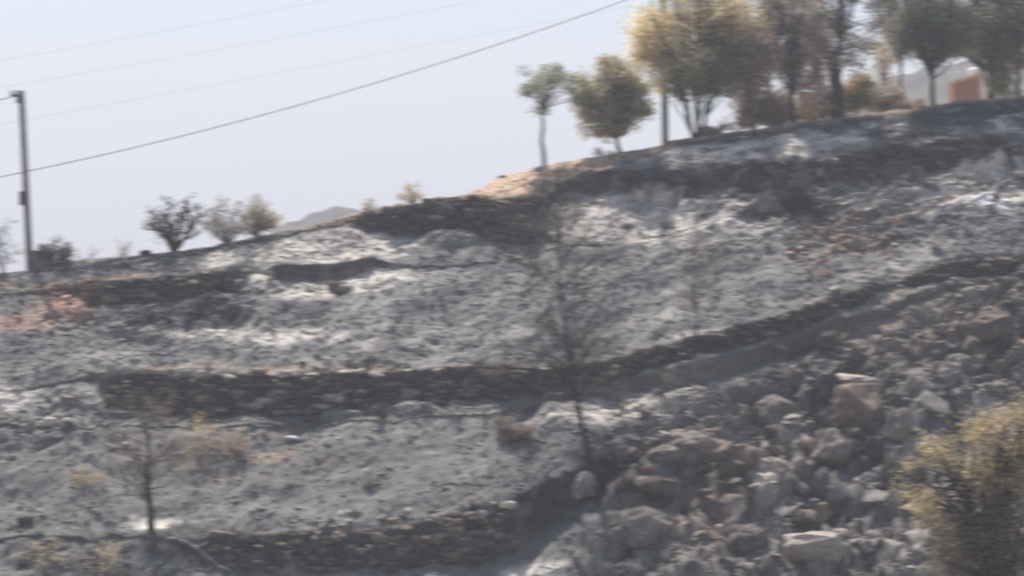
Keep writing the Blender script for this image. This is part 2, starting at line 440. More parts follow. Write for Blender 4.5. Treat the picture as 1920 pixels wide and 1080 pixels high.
for b_ in [(125, 562, 52, 32, .4, 0), (50, 608, 80, 18, .6, 6, .55), (230, 516, 60, 5, .5, 4, .6)]:
    lay(RUST, blob(*b_[:6]) * (b_[6] if len(b_) > 6 else .85))
BRN = (0.22, 0.165, 0.135)
for b_ in [(1560, 460, 110, 46, .6, 12), (1620, 415, 110, 20, .7, 8), (430, 850, 160, 40, .7, 0), (560, 690, 260, 10, .6, 0), (1760, 620, 220, 90, .8, 0),
           (1380, 850, 130, 60, .7, 0), (1330, 960, 120, 90, .8, 0), (860, 1000, 80, 26, .6, 10), (1330, 700, 90, 14, .6, 8), (1600, 770, 40, 40, .6, 0), (500, 1040, 120, 40, .7, 0),
           (760, 1040, 160, 26, .6, 6), (1700, 290, 160, 12, .6, 8), (60, 550, 90, 24, .6, 0)]:
    lay(BRN, blob(*b_) * sstep(-0.3, 0.3, mid) * .75)
lay((0.30, 0.275, 0.25), rocky * sstep(0.2, 0.42, boulders) * .6 * sstep(.4, .7, wid))
lay((0.042, 0.04, 0.044), np.maximum(bank * 0.75, wallm * .85))  # soot and painted shade darken the wall and bank faces
lay((0.15, 0.118, 0.10), blob(660, 1030, 330, 36, .4, 4) * bank * sstep(-.3, .2, mid) * .8)

# behind the ridge the ground runs on and falls away
ext = [(0.8, -0.05), (2.5, -0.28), (6, -0.75), (14, -2.0), (30, -4.5), (60, -9), (120, -18), (260, -34)]
extR = [(0.8, -0.02), (2.5, -0.12), (6, -0.3), (14, -0.6), (30, -1.2), (60, -2.4), (120, -10), (260, -34)]
rt = sstep(1250, 1500, cols)
Xs = [X2]; Ys = [Y2]; Zs = [Z2]; Bs = [base]
for (dy, dl), (_, dr) in zip(ext, extR):
    yy = Y2[-1] + dy
    Xs.append((X2[-1] * (1 + dy / 130))[None]); Ys.append(yy[None])
    Zs.append((Z2[-1] + dl * (1 - rt) + dr * rt + (perlin(cols * 0.02, cols * 0 + dy, 3) * 0.05 * min(dy, 6)))[None])
    Bs.append((np.ones((1, NC, 3)) * C(0.27, 0.21, 0.16)))
# and in front it drops to the valley floor
foot = [(-12, -9), (-40, -26)]
for dy, dz in foot:
    Xs.insert(0, X2[:1]); Ys.insert(0, Y2[:1] + dy); Zs.insert(0, Z2[:1] + dz); Bs.insert(0, base[:1])
XA = np.concatenate(Xs); YA = np.concatenate(Ys); ZA = np.concatenate(Zs); BA = np.concatenate(Bs)
nr, nc = XA.shape
idx = np.arange(nr * nc).reshape(nr, nc)
quads = np.stack([idx[:-1, :-1], idx[:-1, 1:], idx[1:, 1:], idx[1:, :-1]], -1).reshape(-1, 4)
me = np_mesh('hillside', np.stack([XA, YA, ZA], -1).reshape(-1, 3), quads, M_GROUND, True, BA.reshape(-1, 3))
tag(link('hillside', me), 'burnt grey hillside of ash and rubble stepping down in terraces', kind='structure')

def ground(px, py, sink=0.0):
    """point on the finished slope seen at this pixel (before relief is added)"""
    c_ = int(np.clip(np.searchsorted(cols, px), 0, NC - 1))
    col_y = GY[:, c_]
    r_ = int(np.clip(np.searchsorted(-col_y, -py), 0, NR - 1))
    return Vector((float(X2[r_, c_]), float(Y2[r_, c_]), float(Z2[r_, c_]) - sink))
def behind(px, dy):
    """point on the ground dy metres behind the skyline"""
    c_ = int(np.clip(np.searchsorted(cols, px), 0, NC - 1))
    y0 = Y2[-1, c_]
    zz = np.interp(dy, [0] + [e_[0] for e_ in ext], [0] + [e_[1] for e_ in ext]) * (1 - rt[c_]) + np.interp(dy, [0] + [e_[0] for e_ in extR], [0] + [e_[1] for e_ in extR]) * rt[c_]
    Yp = y0 + dy
    return Vector(((px - 960) / F * Yp, Yp, float(Z2[-1, c_]) + zz))

# valley floor out to the horizon
n_ = 60
gx = np.concatenate([-np.geomspace(9000, 20, n_), np.geomspace(20, 9000, n_)]); gy = np.concatenate([-np.geomspace(2500, 20, n_), np.geomspace(20, 12000, n_)])
GX, GYY = np.meshgrid(gx, gy); GZ = -37 + fbm(GX * 0.01, GYY * 0.01, 3, 5) * 2.0
ii = np.arange(GX.size).reshape(GX.shape)
q_ = np.stack([ii[:-1, :-1], ii[:-1, 1:], ii[1:, 1:], ii[1:, :-1]], -1).reshape(-1, 4)
tag(link('valley_ground', np_mesh('valley_ground', np.stack([GX, GYY, GZ], -1).reshape(-1, 3), q_, M_FIELD)), 'dry valley floor spreading out to the horizon', kind='structure')

# far hills
def far_hill(name, prof, Y, depth, label):
    px = np.arange(prof[0][0], prof[-1][0] + 1, 8.0)
    top = np.interp(px, [p[0] for p in prof], [p[1] for p in prof]) + fbm(px * 0.015, px * 0, 6, 13) * 9
    rows = []
    for f_ in np.linspace(-1, 1, 41):
        yy = Y + f_ * depth
        s_ = max(0.0, 1 - abs(f_)) ** 0.8
        zt = -(top - 540) / F * Y
        zz = -37 + (zt + 37) * s_ + fbm(px * 0.02, px * 0 + f_ * 6, 5, 17) * 16 * s_ * (1 - s_) * 2
        rows.append(np.stack([(px - 960) / F * Y, np.full(px.shape, yy), zz], -1))
    V = np.array(rows); i_ = np.arange(V.shape[0] * V.shape[1]).reshape(V.shape[:2])
    q_ = np.stack([i_[:-1, :-1], i_[:-1, 1:], i_[1:, 1:], i_[1:, :-1]], -1).reshape(-1, 4)
    tag(link(name, np_mesh(name, V.reshape(-1, 3), q_, M_HILL)), label, kind='structure')
far_hill('far_hill', [(-1500, 560), (300, 540), (470, 470), (540, 415), (590, 397), (632, 388), (670, 392), (760, 400), (900, 440), (1100, 480), (1300, 420), (1500, 250), (1620, 160), (1740, 125), (1900, 105), (2500, 60), (3600, 140)], 640, 260, 'hazy blue hill on the skyline behind the slope')

# the smoky air over the slope
m = bpy.data.materials.new('haze'); m.use_nodes = True; t = m.node_tree
t.nodes.remove(t.nodes['Principled BSDF'])
pv = t.nodes.new('ShaderNodeVolumePrincipled')
pv.inputs['Color'].default_value = (0.89, 0.915, 1.0, 1); pv.inputs['Density'].default_value = 0.0007
pv.inputs['Anisotropy'].default_value = 0.2
t.links.new(pv.outputs[0], t.nodes['Material Output'].inputs['Volume'])
mb = MB(); mb.box((0, 4800, 70), (19000, 15000, 226)); tag(mb.build('haze', m), 'pale blue smoky haze hanging in the air over the slope', 'haze', kind='stuff')

# ------------------------------------------------------------------ stones
def hull_mesh(name, mat, npts, squash, seed, jitter=0.25, smooth=False, box=0.5):
    import bmesh
    r_ = random.Random(seed); bm = bmesh.new()
    for _ in range(npts):
        v = Vector([r_.gauss(0, 1) for _ in range(3)]).normalized()
        m_ = max(abs(c_) for c_ in v)
        v = v.lerp(v / m_, box) * (1 - r_.random() * jitter)
        bm.verts.new((v.x * squash[0], v.y * squash[1], v.z * squash[2]))
    res = bmesh.ops.convex_hull(bm, input=bm.verts)
    dele = [g for g in res['geom_interior'] + res['geom_unused'] if isinstance(g, bmesh.types.BMVert)]
    if dele: bmesh.ops.delete(bm, geom=list(set(dele)), context='VERTS')
    bmesh.ops.recalc_face_normals(bm, faces=bm.faces)
    me = bpy.data.meshes.new(name); bm.to_mesh(me); bm.free()
    me.materials.append(mat); me.update()
    return me
def stone_set(mat, n=7, npts=16, squash=(.5, .5, .5)):
    return [hull_mesh('stone', mat, npts, squash, 100 + i + hash(mat.name) % 7, 0.25) for i in range(n)]
random.seed(5)
ST = {k: [hull_mesh('stone', m_, 15, (.5, .5, .5), 200 + i, .22, box=.6) for i in range(7)]
      for k, m_ in (('dark', M_STONE_DARK), ('brown', M_STONE_BROWN), ('grey', M_STONE_GREY), ('pale', M_STONE_PALE), ('rust', M_STONE_ORANGE), ('rock', M_BOULDER))}

def face_point(tab, px, f_):
    """point on a wall face; f_ 0 foot .. 1 top"""
    c_ = int(np.clip(np.searchsorted(cols, px), 0, NC - 1))
    t_ = float(lin(tab, 1, px)); b_ = float(lin(tab, 2, px))
    return ground(px, b_ + (t_ - b_) * f_), t_, b_
def stone_wall(tab, x0, x1, label, mix, sw=0.42, sh=0.19, group='dry stone terrace walls on the burnt slope', caps='grey', ragged=0.0, name='stone_wall'):
    r_ = random.Random(int(x0 * 7 + x1))
    mid_, _, _ = face_point(tab, (x0 + x1) / 2, 0)
    root = empty(name, mid_, label, 'wall', group)
    put = []
    # columns of courses: step along in small sections, each course laid along the face
    L = 0; c0 = face_point(tab, x0, 0)[0]
    hmax = max((face_point(tab, x, 1)[0] - face_point(tab, x, 0)[0]).z for x in np.linspace(x0 + 8, x1 - 8, 12))
    nrow = max(3, int(round(hmax / sh)))
    for k in range(nrow + 1):
        px = x0 + r_.uniform(0, 8)
        while px < x1:
            wd = sw * (r_.uniform(.45, 1.35) if r_.random() > .14 else r_.uniform(1.5, 2.1)); big_ = wd > sw * 1.45
            f0, t_, b_ = face_point(tab, px, 0); f1 = face_point(tab, px, 1)[0]
            h_ = max(f1.z - f0.z, 0.02)
            z_ = (k + 0.5) * sh
            step = wd * F / f0.y
            cap = z_ > h_ - sh * .6
            if z_ < h_ + sh * .45 and r_.random() > ragged * (z_ / h_):
                p = f0.lerp(f1, min(z_ / h_, 1.05))
                p.z = f0.z + z_ + r_.uniform(-.05, .05); p.y -= 0.0 + r_.uniform(0, .07)
                put.append((p, wd * r_.uniform(1.0, 1.25), sh * (r_.uniform(1.5, 2.0) if big_ else r_.uniform(.7, 1.5)), cap, px))
            px += step * 0.97
    put.sort(key=lambda q: -q[1] * q[2])
    extra = MB()
    for i, (p, wd, hh, cap, px) in enumerate(put):
        kind = (caps(px) if callable(caps) else caps) if (cap and r_.random() < .75) else r_.choices([m_[0] for m_ in mix], [m_[1] for m_ in mix])[0]
        me_ = r_.choice(ST[kind])
        rot = (r_.uniform(-.15, .15), r_.uniform(-.09, .09), r_.choice((0, math.pi)) + r_.uniform(-.25, .25))
        if i < 300:
            o = bpy.data.objects.new('stone', me_); COL.objects.link(o); o.parent = root
            o.location = p - mid_; o.rotation_euler = rot; o.scale = (wd, .42, hh)
        else:
            from mathutils import Euler
            Mx = Matrix.Translation(p - mid_) @ Euler(rot).to_matrix().to_4x4() @ Matrix.Diagonal((wd, .42, hh, 1))
            extra.add([Mx @ v.co for v in me_.vertices], [tuple(f.vertices) for f in me_.polygons])
    if extra.v:
        o = extra.build('small_stones', M_STONE_DARK, root); o['kind'] = 'stuff'
    return root
G_W = 'dry stone terrace walls on the burnt slope'
stone_wall(W1, 166, 445, 'dark brown stone wall on the left, lit rust-coloured rubble at its left end', [('dark', 3), ('brown', 2)], .45, .17, caps='brown')
stone_wall(W2, 680, 1005, 'blackened stone wall directly under the skyline, below the bare tan soil', [('dark', 5), ('brown', 1)], .5, .2, caps='brown', ragged=.1)
stone_wall(W3, 200, 1160, 'longest dry stone wall, crossing the middle of the slope behind the thin burnt tree', [('dark', 6), ('brown', 4), ('grey', 2)], .52, .2, caps=lambda x: 'pale' if 390 < x < 790 else 'brown', ragged=.25)
stone_wall(W3, 1180, 1640, 'low dark stone wall climbing to the right in a slanting line', [('dark', 5), ('brown', 1)], .42, .17, caps='dark', ragged=.1)
stone_wall(W3, 1700, 1905, 'short dark stone wall at the right edge of the photo, halfway down', [('dark', 4), ('brown', 2)], .45, .18, caps='brown', ragged=.15)
stone_wall(W2, 1462, 1900, 'blackened stone wall high on the right, below the trees and the hut', [('dark', 4), ('brown', 1)], .5, .2, caps='grey', ragged=.3)
stone_wall(W5, 400, 940, 'crumbling brown stone wall along the bottom of the photo', [('dark', 4), ('brown', 6), ('grey', 1)], .46, .19, caps='brown', ragged=.4)

# loose stones: things of their own
LOOSE = []
def loose(name, kinds, px, py, size, label, group, cat='stone', flat=.6, depth=None):
    kd = rnd.choice(kinds); me_ = rnd.choice(ST[kd])
    py = max(py, float(np.interp(px, [r[0] for r in RIDGE], [r[1] for r in RIDGE])) + 8)
    o = link(name, me_)
    p = ground(px, py)
    o.location = p + Vector((0, -size * .12, size * flat * (.2 if size < .4 else .08)))
    o.rotation_euler = (rnd.uniform(-.3, .3), rnd.uniform(-.3, .3), rnd.uniform(0, 6.28))
    o.scale = (size * rnd.uniform(.85, 1.25), size * rnd.uniform(.8, 1.1), size * flat * rnd.uniform(.8, 1.2))
    LOOSE.append((o, px, py, size, kd))
    return tag(o, label, cat, group)
def scatter(n, x0, x1, y0, y1, kinds, s0, s1, label, group, name='loose_stone', slant=0.0, inside=None):
    k = 0
    while k < n:
        px = rnd.uniform(x0, x1); py = rnd.uniform(y0, y1) - (px - x0) * slant
        if inside and not inside(px, py): continue
        s = s0 + (s1 - s0) * rnd.random() ** (3.0 if s1 > .8 else 2.2)
        loose(name, kinds, px, py, s, label, group); k += 1
scatter(40, 92, 166, 532, 590, ['rust', 'rust', 'brown'], .22, .5, 'rust-coloured stone in the sunlit heap at the left end of the upper stone wall', 'rust-coloured stones fallen from the upper wall')
scatter(24, 0, 150, 590, 640, ['rust', 'brown', 'grey'], .2, .42, 'rusty brown stone in the spill at the left edge, below the stone heap', 'rusty stones spilling down the left edge')
scatter(22, 440, 510, 518, 560, ['pale', 'grey'], .2, .5, 'pale stone in the gap between the upper left wall and the dark bank', 'pale stones in the breach of the upper wall')
scatter(26, 560, 745, 672, 692, ['pale', 'grey', 'brown'], .25, .62, 'pale stone lying on the rim above the long middle wall', 'pale stones on the rim of the long wall')
scatter(26, 1480, 1680, 425, 495, ['rust', 'pale', 'brown'], .22, .55, 'pinkish stone in the patch of rubble right of centre', 'pinkish rubble stones right of centre', slant=.1)
scatter(26, 40, 330, 745, 850, ['grey', 'pale', 'brown'], .2, .55, 'grey stone strewn left of the foot of the long middle wall', 'grey stones by the end of the long wall')
scatter(26, 560, 960, 968, 1000, ['brown', 'pale', 'grey'], .2, .5, 'brown stone fallen on top of the crumbling bottom wall', 'brown stones on the crumbling bottom wall', slant=.06)
scatter(52, 1150, 1720, 880, 1078, ['rock', 'rock', 'dark', 'grey', 'dark', 'brown'], .35, 1.9, 'angular grey rock on the dark rocky flank at bottom right', 'rocks on the rocky flank at bottom right', 'loose_rock')
scatter(34, 1450, 1900, 600, 860, ['rock', 'rock', 'dark', 'grey', 'dark', 'brown'], .3, 1.6, 'grey-brown rock on the flank below the slanting wall', 'rocks below the slanting wall', 'loose_rock')
scatter(22, 1180, 1480, 740, 880, ['rock', 'grey', 'brown'], .3, 1.0, 'grey rock on the slope right of the thin burnt tree', 'rocks right of the thin burnt tree', 'loose_rock')
scatter(14, 0, 360, 880, 1075, ['grey', 'brown'], .18, .4, 'small grey stone on the ashy ground at bottom left', 'small stones on the ground at bottom left')
scatter(14, 420, 900, 790, 950, ['grey', 'pale'], .14, .32, 'small pale stone on the bare ash between the long wall and the bottom wall', 'small stones on the ash below the long wall')
scatter(12, 760, 1240, 500, 660, ['grey', 'dark'], .16, .4, 'small grey stone on the open ash slope in the middle', 'small stones on the open middle slope')
scatter(20, 1050, 1500, 370, 450, ['grey', 'pale'], .2, .5, 'grey stone in the pale ash below the upper right bank', 'stones in the pale ash of the upper slope')
scatter(20, 1500, 1900, 330, 400, ['rock', 'grey', 'dark'], .3, .7, 'dark lump of rock below the upper right wall', 'rock lumps below the upper right wall', 'loose_rock')

scatter(44, 560, 960, 985, 1062, ['brown', 'brown', 'grey', 'dark', 'pale'], .25, .75, 'x', 'brown stones tumbled from the bottom wall', slant=.1)
# boulders told apart
BM = {}
def boulder(px, py, dims, label, mat=M_BOULDER, rotz=0.0, tilt=0.0, npts=34, sink=.25, seed=0, box=.45):
    """big rock: hull, subdivided and roughened"""
    me_ = hull_mesh('boulder', mat, npts, (.5, .5, .5), 900 + seed, .22, box=box)
    import bmesh
    bm = bmesh.new(); bm.from_mesh(me_)
    bmesh.ops.subdivide_edges(bm, edges=bm.edges, cuts=3, use_grid_fill=True)
    cc_ = np.array([v.co[:] for v in bm.verts])
    nn_ = fbm(cc_[:, 0] * 3 + seed, cc_[:, 1] * 3 + cc_[:, 2] * 4, 4, seed)
    for v, n in zip(bm.verts, nn_): v.co *= 1 + float(n) * .13
    for v in bm.verts: v.co = Vector((v.co.x * dims[0], v.co.y * dims[1], v.co.z * dims[2]))
    bm.to_mesh(me_); bm.free()
    o = link('boulder', me_); p = ground(px, py)
    o.location = p + Vector((0, dims[1] * .1, dims[2] * (.5 - sink)))
    o.rotation_euler = (tilt * .4, tilt, rotz)
    return tag(o, label, 'boulder')
boulder(1612, 808, (2.2, 1.8, 2.3), 'tall brown rock outcrop with a flat pale cap, right of centre in the lower slope', M_STONE_BROWN, seed=1, box=.7)
boulder(1600, 752, (2.4, 1.5, .45), 'flat pale slab capping the tall brown outcrop', M_STONE_PALE, .2, .12, seed=2, sink=-.6)
boulder(1690, 850, (1.3, 1.2, 1.5), 'upright grey rock just right of the tall brown outcrop', M_BOULDER, .5, .2, seed=3)
boulder(1560, 880, (1.9, 1.4, 1.4), 'blocky grey boulder under the tall brown outcrop', M_BOULDER, .9, .25, seed=4, box=.7)
boulder(1630, 915, (1.5, .9, .7), 'long pale leaning rock below the blocky boulder', M_STONE_GREY, .4, -.6, seed=5)
boulder(1585, 1000, (1.5, 1.2, 1.0), 'pinkish square boulder near the bottom edge', M_STONE_PALE, .3, .1, seed=6, box=.8)
boulder(1530, 1072, (3.0, 1.8, 1.3), 'big pale rounded boulder cut by the bottom edge', M_STONE_PALE, .1, 0, seed=7)
boulder(1400, 830, (1.2, .9, .5), 'low flat pink-topped boulder on the slope above the gully', M_STONE_BROWN, .3, .1, seed=8)
boulder(1340, 985, (.75, .6, .6), 'rounded pale pink rock low on the dark flank', M_STONE_PALE, 0, 0, seed=9)
boulder(1395, 885, (1.7, 1.3, 1.2), 'brown-grey boulder standing left of the gully', M_STONE_BROWN, .8, .1, seed=10)
boulder(1090, 935, (1.3, 1.0, 1.3), 'grey boulder in shade beneath the thin burnt tree', M_STONE_GREY, .3, .1, seed=11)
boulder(1555, 672, (1.4, 1.0, 1.0), 'dark brown boulder in a hollow under the slanting wall', M_STONE_DARK, .3, .1, seed=12)
boulder(1755, 480, (.6, .4, .35), 'small tan stone standing at the left tip of the right-hand wall', M_STONE_BROWN, .2, -.3, seed=13, sink=.1)
boulder(1450, 395, (2.0, 1.0, 1.4), 'pointed pale outcrop beneath the upper dark bank', M_STONE_GREY, .3, .3, seed=14, npts=14)
boulder(95, 795, (.7, .5, .45), 'pale pink boulder at the left, beside dark hollows', M_STONE_PALE, .2, 0, seed=15, sink=.1)
boulder(52, 985, (.8, .6, .35), 'dark stone with white ash on top at the bottom left', M_STONE_DARK, .2, 0, seed=16, sink=.1)
boulder(688, 915, (.45, .35, .85), 'small upright pale stone on the bare ash low in the middle', M_STONE_PALE, .2, .1, seed=17, sink=.1)
boulder(545, 823, (.6, .35, .2), 'small white stone on the dark ash below the long wall', M_WHITE, .2, 0, seed=18, sink=0)
boulder(938, 326, (.6, .45, .35), 'brown rock on the skyline where the tan soil begins', M_STONE_GREY, .2, -.3, seed=19, sink=.75)
boulder(840, 366, (1.5, .7, .2), 'flat pale slab on top of the wall under the skyline', M_STONE_PALE, 0, -.08, seed=20, sink=.6)
boulder(625, 545, (.7, .5, .45), 'black rock in the pale ash below the dark bank', M_STONE_DARK, 0, 0, seed=21, sink=.1)
boulder(272, 466, (.55, .4, .4), 'round black rock on the skyline left of the charred bush', M_CHAR, 0, 0, seed=22, sink=.45)
boulder(1565, 548, (.55, .4, .22), 'bright yellowish stone on the rim of the slanting wall', M_STONE_PALE, 0, -.1, seed=23, sink=0)
boulder(1715, 790, (1.2, .9, 1.0), 'grey rock on the flank left of the yellowing tree', M_STONE_GREY, 1.0, .1, seed=24)
boulder(1800, 700, (1.8, 1.2, 1.1), 'broad ash-covered boulder above the yellowing tree', M_STONE_GREY, .4, .2, seed=25)
boulder(1250, 900, (1.5, 1.1, 1.0), 'brown-grey rock right of the foot of the thin burnt tree', M_BOULDER, .3, .1, seed=26)
boulder(1700, 372, (1.3, .8, .5), 'ash-topped lump of rock below the upper right wall', M_STONE_GREY, .3, -.1, seed=27)

LAND = [(125, 560, 'the lit left end of the upper wall'), (300, 545, 'the upper left wall'), (0, 620, 'the left edge'), (480, 530, 'the gap in the upper wall'),
        (625, 545, 'the black rock in pale ash'), (740, 490, 'the right tip of the dark bank'), (850, 435, 'the blackened wall under the skyline'), (272, 770, 'the left part of the long wall'),
        (500, 690, 'the rim of the long wall'), (650, 690, 'the palest stretch of the long wall rim'), (720, 786, 'the dark bush at the wall foot'), (95, 795, 'the pale pink boulder'), (52, 985, 'the dark ash-capped stone'),
        (281, 990, 'the charred young tree'), (372, 850, 'the tallest golden weed'), (165, 905, 'the small golden weed'), (545, 823, 'the small white stone'), (688, 915, 'the small upright pale stone'),
        (600, 1000, 'the left half of the bottom wall'), (860, 975, 'the right end of the bottom wall'), (960, 805, 'the round brown bush'), (1090, 935, 'the shaded boulder under the burnt tree'), (1112, 885, 'the foot of the burnt tree'),
        (1055, 560, 'the trunk of the burnt tree'), (1170, 790, 'the short burnt sapling'), (1308, 600, 'the small bare sapling'), (1250, 900, 'the brown-grey boulder right of the tree'), (1400, 830, 'the pink-topped boulder'), (1340, 985, 'the rounded pink rock'),
        (1395, 885, 'the boulder by the gully'), (1430, 975, 'the white ash patch'), (1530, 1070, 'the big pale bottom boulder'), (1585, 1000, 'the pinkish square boulder'), (1560, 880, 'the blocky grey boulder'), (1630, 915, 'the long leaning rock'),
        (1612, 800, 'the tall brown outcrop'), (1690, 850, 'the upright grey rock'), (1715, 790, 'the grey rock by the yellowing tree'), (1555, 672, 'the dark boulder in the hollow'), (1800, 700, 'the broad ashy boulder'), (1450, 395, 'the pointed pale outcrop'),
        (1480, 350, 'the black snag'), (1700, 372, 'the ash-topped rock lump'), (1845, 388, 'the white streak of ash'), (1755, 480, 'the tan stone at the wall tip'), (1565, 548, 'the bright yellowish stone'), (1860, 505, 'the short right-hand wall'),
        (1560, 460, 'the patch of pinkish rubble'), (1250, 410, 'the pale ash under the upper bank'), (900, 560, 'the middle of the open slope'), (1450, 600, 'the slanting wall'), (230, 1050, 'the pale bottom-edge shrubs')]
DIRS = ['right of', 'above right of', 'above', 'above left of', 'left of', 'below left of', 'below', 'below right of']
COLW = {'dark': 'sooty', 'brown': 'brown', 'grey': 'ash-grey', 'pale': 'pale', 'rust': 'rust-coloured', 'rock': 'rough grey-brown'}
NTH = ['nearest', 'second', 'third', 'fourth', 'fifth', 'sixth', 'seventh', 'eighth', 'ninth', 'tenth', 'eleventh', 'twelfth', 'thirteenth', 'fourteenth']
bins = {}
for (o, px, py, size, kd) in LOOSE:
    l_ = min(LAND, key=lambda q: math.hypot(q[0] - px, q[1] - py)); dx, dy = px - l_[0], l_[1] - py
    sec = int(round(math.degrees(math.atan2(dy, dx)) / 45)) % 8
    sz = 'small' if size < .28 else 'middling' if size < .5 else 'large'
    bins.setdefault((sz, kd, sec, l_[2]), []).append((math.hypot(dx, dy), o.name, o))
for (sz, kd, sec, ln), it in bins.items():
    it.sort(key=lambda q: q[:2])
    for k, (_, _, o) in enumerate(it):
        nm = 'rock' if 'rock' in o.name else 'stone'
        o['label'] = f"{sz} {COLW[kd]} {nm}, {NTH[min(k, 13)] + ' one' if len(it) > 1 else 'lying'} {DIRS[sec]} {ln}"

boulder(1470, 770, (2.6, 2.0, 1.8), 'wide dark outcrop left of the tall brown outcrop', M_BOULDER, .2, .2, seed=31, sink=.45, box=.3, npts=60)
boulder(1300, 850, (2.8, 2.0, 1.9), 'broad grey outcrop above the gully, half buried in ash', M_BOULDER, .5, .15, seed=32, sink=.5, box=.3, npts=60)
boulder(1655, 1000, (2.4, 1.8, 2.0), 'dark craggy outcrop right of the pinkish square boulder', M_BOULDER, 1.2, -.2, seed=33, sink=.4, box=.3, npts=60)
boulder(1210, 1010, (2.8, 2.0, 2.0), 'large craggy outcrop at the bottom, left of the gully', M_BOULDER, .8, .2, seed=34, sink=.45, box=.3, npts=60)
boulder(1850, 640, (2.6, 1.9, 1.5), 'brownish outcrop near the right edge above the ashy boulder', M_STONE_BROWN, .8, .1, seed=35, sink=.5, box=.3, npts=60)
boulder(1410, 1030, (2.0, 1.6, 1.6), 'steep dark outcrop below the white ash patch', M_BOULDER, .3, .3, seed=36, sink=.4, box=.3, npts=60)

# fine rubble, uncountable: one mesh
def gravel():
    base_v = []; base_f = []
    for i in range(5):
        me_ = hull_mesh('g', M_STONE_GREY, 8, (.5, .5, .35), 700 + i, .3)
        base_v.append(np.array([v.co[:] for v in me_.vertices])); tris = []
        for f in me_.polygons:
            vs = list(f.vertices); tris += [(vs[0], vs[k], vs[k + 1]) for k in range(1, len(vs) - 1)]
        base_f.append(np.array(tris)); bpy.data.meshes.remove(me_)
    V = []; Q = []; Cc = []; n = 0
    r_ = np.random.default_rng(77)
    M = 190000
    rr = r_.integers(2, NR - 10, M); cc = r_.integers(0, NC, M); u = r_.random(M)
    dens = 0.15 + 0.5 * np.clip(fbm(X * 0.5, T * 0.8, 3, 55) + .3, 0, 1) + rk * .5
    dens *= 1 - wallm * .8
    ok = (u < dens[rr, cc]) & (np.abs(GP[rr, cc] - 960) < 1060)
    rr = rr[ok][:60000]; cc = cc[ok][:60000]; N = len(rr)
    kind = r_.integers(0, 5, N)
    s = (0.04 + 0.19 * r_.random(N) ** 3) * (1 + 0.9 * rk[rr, cc] * r_.random(N))
    th = r_.random(N) * 6.28; wx = 1 + r_.random(N) * 1.1; tl = (r_.random(N) - .5) * .6
    for i in range(5):
        m_ = kind == i; k = m_.sum(); b0 = base_v[i]; nv = len(b0)
        v = b0[None] * s[m_][:, None, None] * np.stack([wx[m_], np.ones(k), np.full(k, .8)], -1)[:, None]
        c_ = np.cos(th[m_])[:, None]; s_ = np.sin(th[m_])[:, None]
        v = np.stack([v[..., 0] * c_ - v[..., 1] * s_, v[..., 0] * s_ + v[..., 1] * c_, v[..., 2] + v[..., 0] * tl[m_][:, None]], -1)
        a_, b_ = rr[m_], cc[m_]
        v += np.stack([X2[a_, b_], Y2[a_, b_] - .02, Z2[a_, b_] + s[m_] * .12], -1)[:, None]
        bc = np.clip(base[a_, b_] * (0.55 + r_.random(k) * 1.2)[:, None] + np.array([.02, .016, .012]), 0, .7)
        V.append(v.reshape(-1, 3)); Q.append((base_f[i][None] + (np.arange(k) * nv)[:, None, None] + n).reshape(-1, 3)); n += k * nv
        Cc.append(np.repeat(bc, nv, 0))
    return np_mesh('rubble', np.concatenate(V), np.concatenate(Q), M_GROUND, False, np.concatenate(Cc))
tag(link('rubble', gravel()), 'fine grey rubble and clods strewn over the whole burnt slope', 'rubble', kind='stuff')

# ------------------------------------------------------------------ trees
def leaf_cloud(name, centres, n_per, spread, leaf, colours, parent, seed, droop=0.0, flat=.8, per_centre=None):
    r_ = np.random.default_rng(seed); K = len(centres)
    N = K * n_per
    cen = np.repeat(np.array(centres), n_per, 0)
    sp = np.repeat(r_.uniform(.6, 1.35, K), n_per)[:, None] * spread
    p = cen + r_.normal(0, 1, (N, 3)) * sp * np.array([1, 1, flat])
    p[:, 2] -= droop * np.abs(r_.normal(0, 1, N)) * spread
    a_ = r_.normal(0, 1, (N, 3)); a_ /= np.linalg.norm(a_, axis=1)[:, None]
    b_ = np.cross(a_, r_.normal(0, 1, (N, 3))); b_ /= np.linalg.norm(b_, axis=1)[:, None]
    L = leaf * r_.uniform(.6, 1.4, (N, 1))
    V = np.stack([p - a_ * L, p + b_ * L * .38, p + a_ * L, p - b_ * L * .38], 1).reshape(-1, 3)
    Q = np.arange(N * 4).reshape(N, 4)
    cl = np.array(colours) * LEAF_B
    kc = np.repeat(r_.integers(0, len(cl), K), n_per)          # a clump mostly keeps one colour
    ki = np.where(r_.random(N) < .3, r_.integers(0, len(cl), N), kc)
    c_ = cl[ki]
    if per_centre is not None:
        c_ = np.array([r_.choice(np.array(q)) * LEAF_B for q in per_centre])[np.repeat(np.arange(K), n_per)]
    c_ = np.clip(c_ * r_.uniform(.7, 1.3, (N, 1)), 0, .85 * np.array([1, .9, .7]))
    return link(name, np_mesh(name, V, Q, M_LEAF, False, np.repeat(c_, 4, 0)), parent)

def branch_to(mb, a_, b_, r0, r1, bend=.12, n=5, r_=rnd, cols_=None, sides=5):
    a_ = Vector(a_); b_ = Vector(b_); L = (b_ - a_).length
    pts = []; off = Vector((r_.uniform(-1, 1), r_.uniform(-1, 1), r_.uniform(0, 1.2))) * L * bend
    for i in range(n + 1):
        t_ = i / n
        p = a_.lerp(b_, t_) + off * math.sin(math.pi * t_) + Vector((r_.uniform(-1, 1), r_.uniform(-1, 1), r_.uniform(-1, 1))) * L * .025 * (0 < i < n)
        pts.append(p)
    mb.tube(pts, [r0 + (r1 - r0) * (i / n) for i in range(n + 1)], sides)
    return pts

